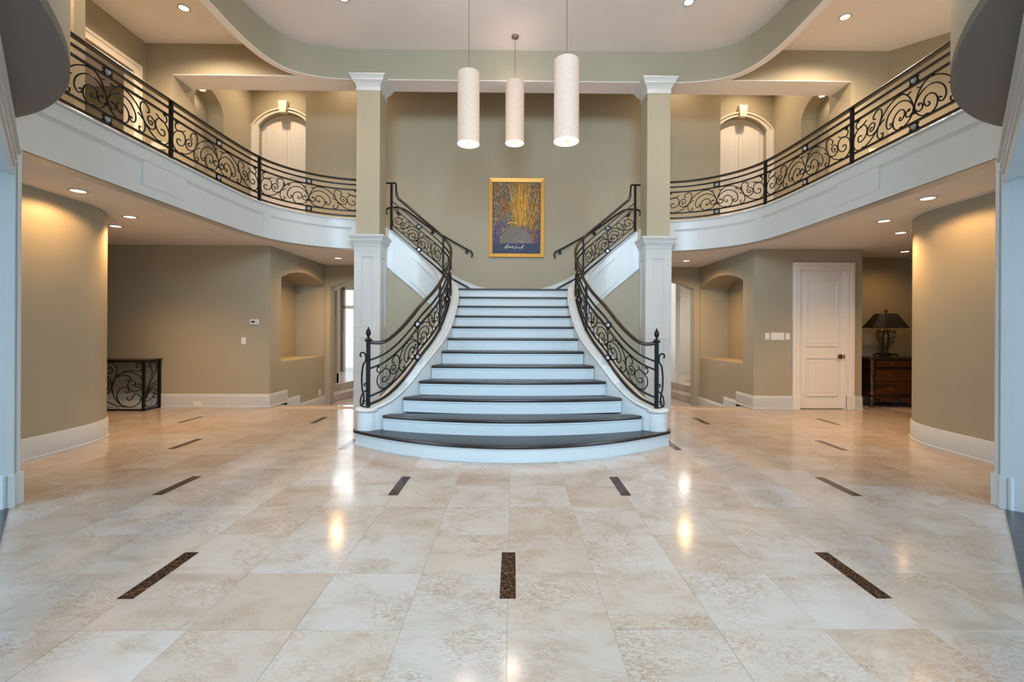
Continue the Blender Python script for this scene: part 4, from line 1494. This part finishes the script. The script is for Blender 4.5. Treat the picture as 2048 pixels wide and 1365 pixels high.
for i in range(60):
    a = random.uniform(0, PI)
    rr = random.uniform(0.02, 0.16)
    p_ = on_art(0.55 + rr * math.cos(a), 0.14 + rr * 0.6 * math.sin(a))
    m.tube([p_, (p_[0] + random.uniform(-0.02, 0.02), p_[1], p_[2] + random.uniform(-0.01, 0.02))], 0.005, 4)
for (u, v_) in ((0.12, 0.80), (0.33, 0.78), (0.22, 0.67), (0.52, 0.70), (0.08, 0.55)):
    m.tube([on_art(u, v_, 0.017), on_art(u + 0.004, v_, 0.017)], 0.02, 7)
m.build('pale_dabs', 'shell', pt)
sig = [(0.25, 0.075), (0.27, 0.095), (0.33, 0.115), (0.30, 0.09), (0.26, 0.065), (0.30, 0.07), (0.36, 0.095), (0.35, 0.07), (0.39, 0.09), (0.40, 0.07), (0.44, 0.10), (0.43, 0.07), (0.47, 0.065), (0.50, 0.095), (0.50, 0.07), (0.56, 0.08), (0.58, 0.065), (0.66, 0.115), (0.62, 0.075), (0.63, 0.06)]
MB().tube(catmull([on_art(u, v_, 0.019) for u, v_ in sig], 4), 0.0045, 4).build('signature', 'pale', pt)
MB().tube(catmull([on_art(0.30 + 0.1 * i, 0.42 + (0.012 if i % 2 else 0), 0.018) for i in range(3)], 3), 0.014, 4).build('orange_dab', 'stalk', pt)

# ------------------------------------------------------------------ pendants
PEND = [(-0.645, 6.45, 3.99, 'drum pendant hanging on the left of the three'), (0.012, 7.55, 4.46, 'drum pendant hanging farthest back, in the middle of the three'), (0.65, 5.64, 3.70, 'drum pendant hanging nearest, on the right of the three')]
for x, y, zb, lab in PEND:
    p = thing('pendant_lamp', 'tall cream linen ' + lab, 'pendant lamp', (x, y, zb), group='linen drum pendants')
    rr, hh = 0.155, 1.0
    MB().lathe(x, y, [(rr, 0), (rr, hh), (rr - 0.004, hh), (rr - 0.004, 0), (rr, 0)], 40, zb).build('shade', 'linen', p, smooth=True)
    MB().lathe(x, y, [(0, hh - 0.004), (rr - 0.004, hh - 0.004), (rr - 0.004, hh - 0.008), (0, hh - 0.008)], 40, zb).build('top_panel', 'linen', p)
    MB().lathe(x, y, [(0, 0.010), (rr - 0.006, 0.010), (rr - 0.006, 0.016), (0, 0.016)], 40, zb).build('diffuser', 'diffuser', p)
    MB().lathe(x, y, [(0, -0.032), (0.010, -0.028), (0.012, -0.018), (0.026, -0.008), (0.028, 0.008), (0.02, 0.012), (0, 0.012)], 14, zb).build('finial', 'brass', p, smooth=True)
    MB().tube([(x, y, zb + hh - 0.01), (x, y, ZT - 0.02)], 0.0045, 6).build('cord', 'nickel', p)
    MB().lathe(x, y, [(0, ZT - zb), (0.06, ZT - zb), (0.06, ZT - zb - 0.025), (0.045, ZT - zb - 0.032), (0, ZT - zb - 0.034)], 24, zb).build('canopy', 'nickel', p, smooth=True)
    for dz, pw in ((-0.16, 22), (hh + 0.06, 6)):
        ld = bpy.data.lights.new('pendant_glow', 'POINT')
        ld.energy = pw
        ld.color = (1.0, 0.77, 0.62)
        ld.shadow_soft_size = 0.10
        lo = bpy.data.objects.new('pendant_glow', ld)
        COL.objects.link(lo)
        lo.location = (x, y, zb + dz)
        attach(lo, p)

# ------------------------------------------------------------------ recessed downlights
WARM = (1.0, 0.57, 0.24)


def downlight(x, y, z, label, power, group, spot=158, color=WARM, rad=0.062, blend=1.0):
    if z > 4:
        color = (1.0, 0.74, 0.50)
    d = thing('recessed_downlight', label, 'downlight', (x, y, z), group=group)
    MB().lathe(x, y, [(rad, 0.0), (rad + 0.028, 0.0), (rad + 0.03, -0.006), (rad + 0.004, -0.010), (rad, -0.006), (rad, 0.0)], 28, z).build('trim_ring', 'white', d, smooth=True)
    MB().lathe(x, y, [(0, -0.003), (rad, -0.003), (rad, -0.001), (0, -0.001)], 28, z).build('lens', 'bulb', d)
    ld = bpy.data.lights.new('downlight_beam', 'SPOT')
    ld.energy = power
    ld.color = color
    ld.spot_size = math.radians(spot)
    ld.spot_blend = blend
    ld.shadow_soft_size = 0.06
    lo = bpy.data.objects.new('downlight_beam', ld)
    COL.objects.link(lo)
    lo.location = (x, y, z - 0.03)
    attach(lo, d)
    return d


G1, G2, G3 = 'downlights under the balcony', 'downlights in the high ceilings', 'downlights in the niches'
downlight(-4.57, 4.82, ZC, 'recessed downlight grazing the rounded wall on the console table side', 40, G1, blend=0.3)
downlight(-4.95, 5.92, ZC, 'recessed downlight past the rounded wall on the console table side, nearer the stairs of two', 140, G1, spot=122)
downlight(-5.60, 6.46, ZC, 'recessed downlight over the passage in front of the console table', 140, G1, spot=122)
downlight(-3.53, 9.2, ZC, 'recessed downlight before the archway on the thermostat side', 190, G1)
downlight(4.45, 4.85, ZC, 'recessed downlight grazing the rounded wall on the dresser side', 40, G1, blend=0.3)
downlight(4.80, 5.85, ZC, 'recessed downlight past the rounded wall on the dresser side, nearer the stairs of two', 140, G1, spot=122)
downlight(5.60, 6.53, ZC, 'recessed downlight over the passage in front of the dresser alcove', 140, G1, spot=122)
downlight(6.98, 8.05, ZC, 'recessed downlight nearest the lamp and dresser', 32, G1)
downlight(3.53, 9.25, ZC, 'recessed downlight before the archway on the white door side', 190, G1)
downlight(-2.52, 6.72, ZT, 'recessed downlight cut by the top edge, over the left column', 75, G2)
downlight(2.58, 6.72, ZT, 'recessed downlight cut by the top edge, over the right column', 75, G2)
downlight(-5.03, 6.97, ZT, 'recessed downlight in the balcony ceiling by the balcony doorway', 480, G2)
downlight(5.12, 7.0, ZT, 'recessed downlight in the balcony ceiling on the white door side', 480, G2)
downlight(-4.50, 8.80, 2.435, 'small downlight in the arched lower niche on the thermostat side', 16, G3, rad=0.05)
downlight(4.50, 8.80, 2.435, 'small downlight in the arched lower niche on the white door side', 16, G3, rad=0.05)
downlight(-5.98, 8.78, 5.945, 'small downlight in the tall upper niche, left balcony', 9, G3, rad=0.05)
downlight(5.98, 8.78, 5.945, 'small downlight in the tall upper niche, right balcony', 9, G3, rad=0.05)
downlight(-5.1, 9.55, ZR, 'recessed downlight above the arched upper door, left balcony', 120, G2)
downlight(5.1, 9.55, ZR, 'recessed downlight above the arched upper door, right balcony', 120, G2)
downlight(-3.5, 9.2, ZR, 'recessed downlight over the upper landing, left of the stairs', 55, G2)
downlight(3.5, 9.2, ZR, 'recessed downlight over the upper landing, right of the stairs', 55, G2)
downlight(-5.0, 4.9, ZT, 'added unseen downlight brightening the nearer end of the left balcony', 260, G2)  # added out of view to brighten the upper walls and balcony ceiling
downlight(5.1, 4.9, ZT, 'added unseen downlight brightening the nearer end of the right balcony', 260, G2)  # its added twin, likewise out of view
downlight(-7.8, 7.4, 5.85, 'recessed downlight in the room behind the balcony doorway', 60, G2)

# ------------------------------------------------------------------ white two panel door
d = thing('door_4', 'white two panel door with bronze lever under the balcony', 'door', (5.415, DW, 0), kind='structure')
dx0, dx1, dz1 = 5.015, 5.815, 2.43
lf = MB().box(dx0, dx1, DW + 0.035, DW + 0.075, 0.012, dz1).build('door_leaf', 'doorwhite', d, bevel=0.002)
for z0, z1 in ((0.24, 0.90), (1.11, 2.27)):
    m = MB()
    x0, x1 = dx0 + 0.13, dx1 - 0.13
    yf = DW + 0.035
    m.box(x0 - 0.012, x0 + 0.012, yf - 0.018, yf, z0, z1).box(x1 - 0.012, x1 + 0.012, yf - 0.018, yf, z0, z1)
    m.box(x0 - 0.012, x1 + 0.012, yf - 0.018, yf, z0 - 0.012, z0 + 0.012).box(x0 - 0.012, x1 + 0.012, yf - 0.018, yf, z1 - 0.012, z1 + 0.012)
    m.build('panel_moulding', 'doorwhite', lf, bevel=0.004)
    MB().box(x0 + 0.045, x1 - 0.045, yf - 0.006, yf, z0 + 0.045, z1 - 0.045).build('raised_panel', 'doorwhite', lf, bevel=0.005)
cs = MB()
for o0, o1, dep in ((0.0, 0.07, 0.018), (0.07, 0.125, 0.034)):
    cs.box(5.0 - o1, 5.0 - o0, DW - dep, DW, 0.0, 2.44 + o1).box(5.83 + o0, 5.83 + o1, DW - dep, DW, 0, 2.44 + o1)
    cs.box(5.0 - o0, 5.83 + o0, DW - dep, DW, 2.44 + o0, 2.44 + o1)
cs.build('casing', 'doorwhite', d, bevel=0.004)
for x0 in (4.87, 5.83):
    MB().box(x0, x0 + 0.13, DW - 0.042, DW, 0, 0.25).build('plinth_block', 'doorwhite', d, bevel=0.004)
MB().box(5.0, 5.014, DW, DW + 0.12, 0, 2.44).box(5.816, 5.83, DW, DW + 0.12, 0, 2.44).box(5.0, 5.83, DW, DW + 0.12, 2.43, 2.44).build('jamb', 'doorwhite', d)
for z in (0.27, 0.88, 1.49, 2.13):
    MB().box(5.006, 5.022, DW + 0.022, DW + 0.036, z, z + 0.10).build('hinge', 'nickel', d)
hx, hz = 5.745, 0.925
MB().tube([(hx, DW + 0.035, hz), (hx, DW + 0.022, hz)], 0.042, 16).build('rosette', 'brass', lf)
MB().tube(catmull([(hx, DW + 0.025, hz), (hx, DW - 0.02, hz), (hx - 0.03, DW - 0.025, hz + 0.002), (hx - 0.085, DW - 0.022, hz + 0.004)], 4), 0.011, 8).build('lever', 'brass', lf, smooth=True)
MB().box(5.80, 5.826, DW + 0.02, DW + 0.034, hz - 0.035, hz + 0.035).build('strike_plate', 'brass', d)

# ------------------------------------------------------------------ wall plates
def plate(name, label, cat, x, z, w_, h_, y=DW, rockers=1, mat='plastic'):
    t = thing(name, label, cat, (x, y, z))
    MB().box(x - w_ / 2, x + w_ / 2, y - 0.008, y, z - h_ / 2, z + h_ / 2).build('face_plate', mat, t, bevel=0.003)
    if rockers:
        for i in range(rockers):
            xc = x + (i - (rockers - 1) / 2) * 0.046
            MB().box(xc - 0.016, xc + 0.016, y - 0.012, y - 0.006, z - 0.033, z + 0.033).build('rocker', mat, t, bevel=0.002)
    return t


plate('light_switch', 'white light switch below the thermostat', 'switch', -4.645, 1.155, 0.078, 0.12)
t = thing('thermostat', 'white wall thermostat with small grey display', 'thermostat', (-4.46, DW, 1.48))
MB().box(-4.535, -4.385, DW - 0.028, DW, 1.435, 1.525).build('housing', 'plastic', t, bevel=0.012, seg=3)
MB().box(-4.505, -4.445, DW - 0.030, DW - 0.026, 1.462, 1.502).build('display', 'screen', t)
for z in (1.495, 1.47):
    MB().box(-4.425, -4.41, DW - 0.031, DW - 0.026, z - 0.006, z + 0.006).build('button', 'nickel', t)
plate('light_switch', 'white single switch at the hall end of the three plates by the door', 'switch', 4.435, 1.275, 0.075, 0.115)
plate('keypad_panel', 'wide white wall keypad panel between two switches', 'keypad', 4.615, 1.275, 0.235, 0.13, rockers=0)
plate('light_switch', 'white single switch nearest the white door', 'switch', 4.795, 1.275, 0.075, 0.115)
bpy.data.objects['keypad_panel']
MB().box(4.505, 4.725, DW - 0.012, DW - 0.006, 1.222, 1.328).build('flip_cover', 'plastic', bpy.data.objects['keypad_panel'], bevel=0.003)
t = thing('power_outlet', 'cream power outlet set in the baseboard near the console table', 'outlet', (-5.42, DW, 0.07))
MB().box(-5.48, -5.36, DW - 0.024, DW - 0.016, 0.035, 0.105).build('face_plate', 'cream', t, bevel=0.003)
for x in (-5.45, -5.41):
    MB().box(x, x + 0.026, DW - 0.027, DW - 0.022, 0.055, 0.085).build('socket', 'plastic', t)
t = thing('power_outlet', 'white power outlet low on the niche wall beside the archway', 'outlet', (-4.20, 9.98, -0.02))
MB().box(-4.20, -4.192, 9.90, 9.98, -0.08, 0.04).build('face_plate', 'plastic', t, bevel=0.002)
for z in (-0.06, -0.01):
    MB().box(-4.194, -4.189, 9.925, 9.955, z, z + 0.03).build('socket', 'cream', t)
for s, x, y in ((-1, -6.07, 7.84), (1, 6.28, 7.84)):
    t = thing('wall_control_panel', 'pale wall control panel behind the %s balcony railing' % SIDE[s], 'control panel', (x, y, 4.5))
    MB().box(x - 0.12, x + 0.12, y - 0.02, y, 4.42, 4.54).build('face_plate', 'cream', t, bevel=0.004)
    MB().box(x - 0.10, x + 0.02, y - 0.024, y - 0.018, 4.44, 4.52).build('flip_cover', 'plastic', t, bevel=0.003)

# ------------------------------------------------------------------ iron console table
X1, X0 = -6.06, -7.46
Y0, Y1 = 7.53, 7.86
HT = 0.835
ct = thing('console_table', 'black scrolled iron console table against the thermostat wall', 'table', ((X0 + X1) / 2, (Y0 + Y1) / 2, 0))
for x in (X0, X1):
    for y in (Y0, Y1):
        b = 0.018
        MB().box(x - b, x + b, y - b, y + b, 0, HT).build('leg', 'iron', ct, bevel=0.003)
for z in (0.018, HT - 0.02):
    m = MB().box(X0, X1, Y0 - 0.014, Y0 + 0.014, z - 0.012, z + 0.012).box(X0 - 0.014, X0 + 0.014, Y0, Y1, z - 0.012, z + 0.012).box(X1 - 0.014, X1 + 0.014, Y0, Y1, z - 0.012, z + 0.012)
    m.build('stretcher' if z < 0.1 else 'apron', 'iron', ct)
MB().box(X0 - 0.05, X1 + 0.05, Y0 - 0.02, Y1 + 0.02, HT, HT + 0.014).build('tabletop', 'stone_top', ct, bevel=0.004)
CS = [[(600, 1030), (500, 1000), (400, 880), (360, 720), (390, 610), (470, 520), (600, 480), (720, 510), (800, 570), (832, 660), (800, 740), (720, 785), (650, 770), (605, 710), (610, 650), (660, 615), (710, 640), (715, 680), (690, 695), (662, 682)],
      [(712, 690), (745, 715), (785, 712), (796, 685), (770, 665), (748, 680)],
      [(450, 545), (540, 480), (640, 460), (760, 465), (820, 430), (832, 390), (800, 345), (750, 345), (720, 385), (745, 410), (775, 395)],
      [(440, 560), (540, 530), (620, 550), (645, 590), (615, 620), (590, 600)],
      [(500, 1000), (440, 900), (450, 790), (510, 730), (580, 725), (620, 770), (600, 805), (565, 795)],
      [(500, 1000), (620, 1035), (740, 1000), (800, 920), (780, 850), (720, 830), (680, 870), (650, 920), (610, 925), (580, 890)],
      [(360, 720), (400, 600), (438, 470), (420, 380), (360, 330), (300, 340), (265, 400), (300, 435), (335, 415), (320, 395)],
      [(335, 410), (370, 440), (350, 490), (290, 505), (230, 500), (190, 470)],
      [(190, 960), (250, 940), (330, 970), (430, 1015), (560, 1032)],
      [(200, 1050), (245, 1045), (250, 1015), (215, 1010), (215, 1030)],
      [(190, 620), (215, 640), (205, 680), (230, 720), (210, 770), (190, 800)]]
for c in CS:
    for q in (1, -1):
        xm = (X0 + X1) / 2
        hw_ = (X1 - X0) / 2
        pts = [(xm + q * hw_ * (x - 190) / 650.0, Y0, 0.02 + (1078 - y) / 760.0 * (HT - 0.045)) for x, y in c]
        MB().tube(catmull(pts, 4), 0.0075, 6).build('scroll', 'iron', ct, smooth=True)
for rr in (0.178, 0.135):
    xm = (X0 + X1) / 2
    MB().tube([(xm + rr * math.cos(a), Y0, 0.42 + rr * math.sin(a)) for a in [2 * PI * i / 36 for i in range(36)]], 0.0085, 6, closed=True).build('ring', 'iron', ct, smooth=True)
SS = [[(885, 880), (930, 760), (970, 640), (1045, 470), (1050, 390), (1015, 330), (965, 345), (950, 390), (985, 400), (985, 375)],
      [(885, 880), (930, 700), (985, 520), (985, 440), (940, 395), (890, 420), (890, 465), (915, 465)],
      [(885, 880), (930, 780), (1000, 680), (1080, 635)],
      [(890, 870), (940, 790), (1020, 710), (1085, 700)],
      [(890, 900), (960, 790), (1030, 760), (1050, 800), (1020, 840), (1005, 815)],
      [(885, 920), (930, 945), (990, 890), (1040, 845), (1085, 880), (1080, 960), (1020, 1030), (940, 1030), (885, 960), (885, 890), (915, 890)],
      [(1000, 870), (1020, 905), (1042, 890)]]
for xx in (X1, X0):
    for c in SS:
        pts = [(xx, Y0 + (x - 870) / 225.0 * (Y1 - Y0), 0.02 + (1060 - y) / 745.0 * (HT - 0.045)) for x, y in c]
        MB().tube(catmull(pts, 4), 0.007, 6).build('scroll', 'iron', ct, smooth=True)

# ------------------------------------------------------------------ dresser and lamp
DX0, DX1, DY0, DY1, DH = 6.42, 7.92, 8.10, 8.68, 0.90
dr = thing('dresser', 'dark carved walnut dresser with stone top in the alcove', 'dresser', ((DX0 + DX1) / 2, (DY0 + DY1) / 2, 0))
MB().box(DX0 + 0.02, DX1 - 0.02, DY0 + 0.03, DY1, 0.20, DH - 0.03).build('body', 'walnut_dark', dr, bevel=0.006)
MB().box(DX0 - 0.03, DX1 + 0.03, DY0 - 0.03, DY1 + 0.01, DH - 0.035, DH).build('top', 'stone_top', dr, bevel=0.010, seg=3)
MB().box(DX0 - 0.005, DX1 + 0.005, DY0, DY1, 0.695, 0.725).build('waist_moulding', 'walnut_dark', dr, bevel=0.008)
MB().box(DX0 - 0.005, DX1 + 0.005, DY0, DY1, 0.195, 0.225).build('base_moulding', 'walnut_dark', dr, bevel=0.008)
for x in (DX0 + 0.045, DX1 - 0.045):
    MB().lathe(x, DY0 + 0.03, [(0, 0.225), (0.04, 0.225), (0.045, 0.25), (0.035, 0.27), (0.038, 0.62), (0.045, 0.66), (0.04, 0.695), (0.046, 0.73), (0.03, 0.78), (0.046, 0.85), (0.046, 0.865), (0, 0.865)], 16).build('corner_post', 'walnut', dr, smooth=True)
    for y in (DY0 + 0.045, DY1 - 0.06):
        MB().tube(catmull([(x, y, 0.20), (x, y - 0.012, 0.13), (x, y, 0.06), (x, y - 0.02, 0.0)], 4), 0.034, 10, taper=lambda t: 1.1 - 0.35 * t).build('foot', 'walnut', dr, smooth=True)
xa, xb = DX0 + 0.10, DX1 - 0.10
third = (xb - xa) / 2
for i in range(2):
    f_ = MB().box(xa + i * third + 0.008, xa + (i + 1) * third - 0.008, DY0 + 0.005, DY0 + 0.04, 0.735, 0.855).build('drawer', 'walnut', dr, bevel=0.006)
    xc = xa + (i + 0.5) * third
    MB().tube(catmull([(xc - 0.05, DY0, 0.80), (xc - 0.04, DY0 - 0.015, 0.785), (xc, DY0 - 0.02, 0.777), (xc + 0.04, DY0 - 0.015, 0.785), (xc + 0.05, DY0, 0.80)], 3), 0.006, 6).build('pull', 'brass', f_)
for z0, z1 in ((0.465, 0.69), (0.23, 0.455)):
    f_ = MB().box(xa, xb, DY0 + 0.005, DY0 + 0.04, z0, z1).build('drawer', 'walnut', dr, bevel=0.006)
    for xc in (xa + 0.30, xb - 0.30):
        zc = (z0 + z1) / 2
        MB().tube(catmull([(xc - 0.06, DY0, zc + 0.012), (xc - 0.05, DY0 - 0.016, zc - 0.006), (xc, DY0 - 0.022, zc - 0.016), (xc + 0.05, DY0 - 0.016, zc - 0.006), (xc + 0.06, DY0, zc + 0.012)], 3), 0.006, 6).build('pull', 'brass', f_)
        MB().tube([(xc, DY0 + 0.005, zc + 0.008), (xc, DY0, zc + 0.008)], 0.022, 10).build('escutcheon', 'brass', f_)
# scalloped apron with carved shell
ap = [(xa, 0.20)]
for i in range(25):
    t = i / 24
    ap.append((xa + (xb - xa) * t, 0.14 + 0.035 * math.cos(t * 6 * PI) - 0.05 * math.exp(-((t - 0.5) / 0.1) ** 2)))
ap.append((xb, 0.20))
MB().holed(ap, [], lambda u, v_, dd: (u, DY0 + 0.02 + dd, v_), 0.025).build('carved_apron', 'walnut', dr)
m = MB()
xm = (xa + xb) / 2 - 0.35
for q in range(7):
    a = PI * (q / 6)
    m.tube([(xm, DY0 + 0.012, 0.10), (xm + 0.07 * math.cos(a), DY0 + 0.012, 0.10 + 0.055 * math.sin(a))], 0.010, 6)
for q in (-1, 1):
    m.tube(catmull([(xm + q * 0.08, DY0 + 0.012, 0.12), (xm + q * 0.16, DY0 + 0.012, 0.15), (xm + q * 0.20, DY0 + 0.012, 0.12), (xm + q * 0.17, DY0 + 0.012, 0.10)], 4), 0.009, 6)
m.build('carved_shell', 'walnut', dr, smooth=True)

lx, ly, lz = 6.90, 8.36, DH
lp = thing('table_lamp', 'openwork bronze urn table lamp with black shade on the dresser', 'lamp', (lx, ly, lz))
m = MB().box(lx - 0.13, lx + 0.13, ly - 0.09, ly + 0.09, lz + 0.035, lz + 0.06)
for qx in (-1, 1):
    for qy in (-1, 1):
        m.tube(catmull([(lx + qx * 0.10, ly + qy * 0.065, lz + 0.05), (lx + qx * 0.145, ly + qy * 0.08, lz + 0.04), (lx + qx * 0.15, ly + qy * 0.085, lz + 0.012)], 4), 0.014, 8)
m.build('base', 'black', lp)
MB().lathe(lx, ly, [(0, 0.06), (0.055, 0.06), (0.06, 0.075), (0.03, 0.10), (0.028, 0.12), (0.05, 0.135), (0, 0.14)], 18, lz).build('foot', 'urn', lp, smooth=True)
m = MB()
up = [(0.045, 0.135), (0.075, 0.20), (0.115, 0.28), (0.14, 0.36), (0.135, 0.43), (0.10, 0.475), (0.055, 0.50)]
for k in range(12):
    a = 2 * PI * k / 12
    m.tube(catmull([(lx + r_ * math.cos(a), ly + r_ * math.sin(a), lz + h_) for r_, h_ in up], 3), 0.0075, 5)
for r_, h_ in ((0.075, 0.20), (0.115, 0.28), (0.14, 0.36), (0.115, 0.46)):
    m.tube([(lx + r_ * math.cos(a), ly + r_ * math.sin(a), lz + h_) for a in [2 * PI * i / 24 for i in range(24)]], 0.007, 5, closed=True)
m.build('openwork_urn', 'urn', lp, smooth=True)
MB().lathe(lx, ly, [(0, 0.14), (0.03, 0.15), (0.05, 0.24), (0.07, 0.34), (0.05, 0.44), (0.03, 0.49), (0, 0.5)], 16, lz).build('inner_vessel', 'urn', lp, smooth=True)
for q in (-1, 1):
    MB().tube(catmull([(lx + q * 0.10, ly, lz + 0.475), (lx + q * 0.155, ly, lz + 0.50), (lx + q * 0.175, ly, lz + 0.45), (lx + q * 0.16, ly, lz + 0.38), (lx + q * 0.13, ly, lz + 0.33)], 4), 0.012, 8).build('handle', 'urn', lp, smooth=True)
MB().lathe(lx, ly, [(0.05, 0.495), (0.03, 0.51), (0.015, 0.53), (0.012, 0.84), (0, 0.84)], 12, lz).build('stem', 'urn', lp, smooth=True)
m = MB()
n = 8
def octo(a_, b_, c_, z):
    return [(lx + sx * x, ly + sy * y, z) for x, y, sx, sy in ((a_, b_ - c_, 1, -1), (a_, b_ - c_, 1, 1), (a_ - c_, b_, 1, 1), (a_ - c_, b_, -1, 1), (a_, b_ - c_, -1, 1), (a_, b_ - c_, -1, -1), (a_ - c_, b_, -1, -1), (a_ - c_, b_, 1, -1))]
lo_ = octo(0.35, 0.25, 0.12, lz + 0.535)
hi_ = octo(0.165, 0.12, 0.06, lz + 0.80)
li = octo(0.345, 0.245, 0.12, lz + 0.535)
hi2 = octo(0.16, 0.115, 0.06, lz + 0.80)
m.add(lo_ + hi_ + li + hi2, [(i, (i + 1) % n, n + (i + 1) % n, n + i) for i in range(n)] + [(2 * n + i, 3 * n + i, 3 * n + (i + 1) % n, 2 * n + (i + 1) % n) for i in range(n)]
      + [(i, 2 * n + i, 2 * n + (i + 1) % n, (i + 1) % n) for i in range(n)] + [(n + i, n + (i + 1) % n, 3 * n + (i + 1) % n, 3 * n + i) for i in range(n)])
m.build('shade', 'shade_black', lp, recalc=False)
MB().lathe(lx, ly, [(0, 0.80), (0.012, 0.80), (0.012, 0.82), (0.026, 0.835), (0.03, 0.855), (0.018, 0.88), (0.006, 0.90), (0, 0.905)], 14, lz).build('finial', 'urn', lp, smooth=True)
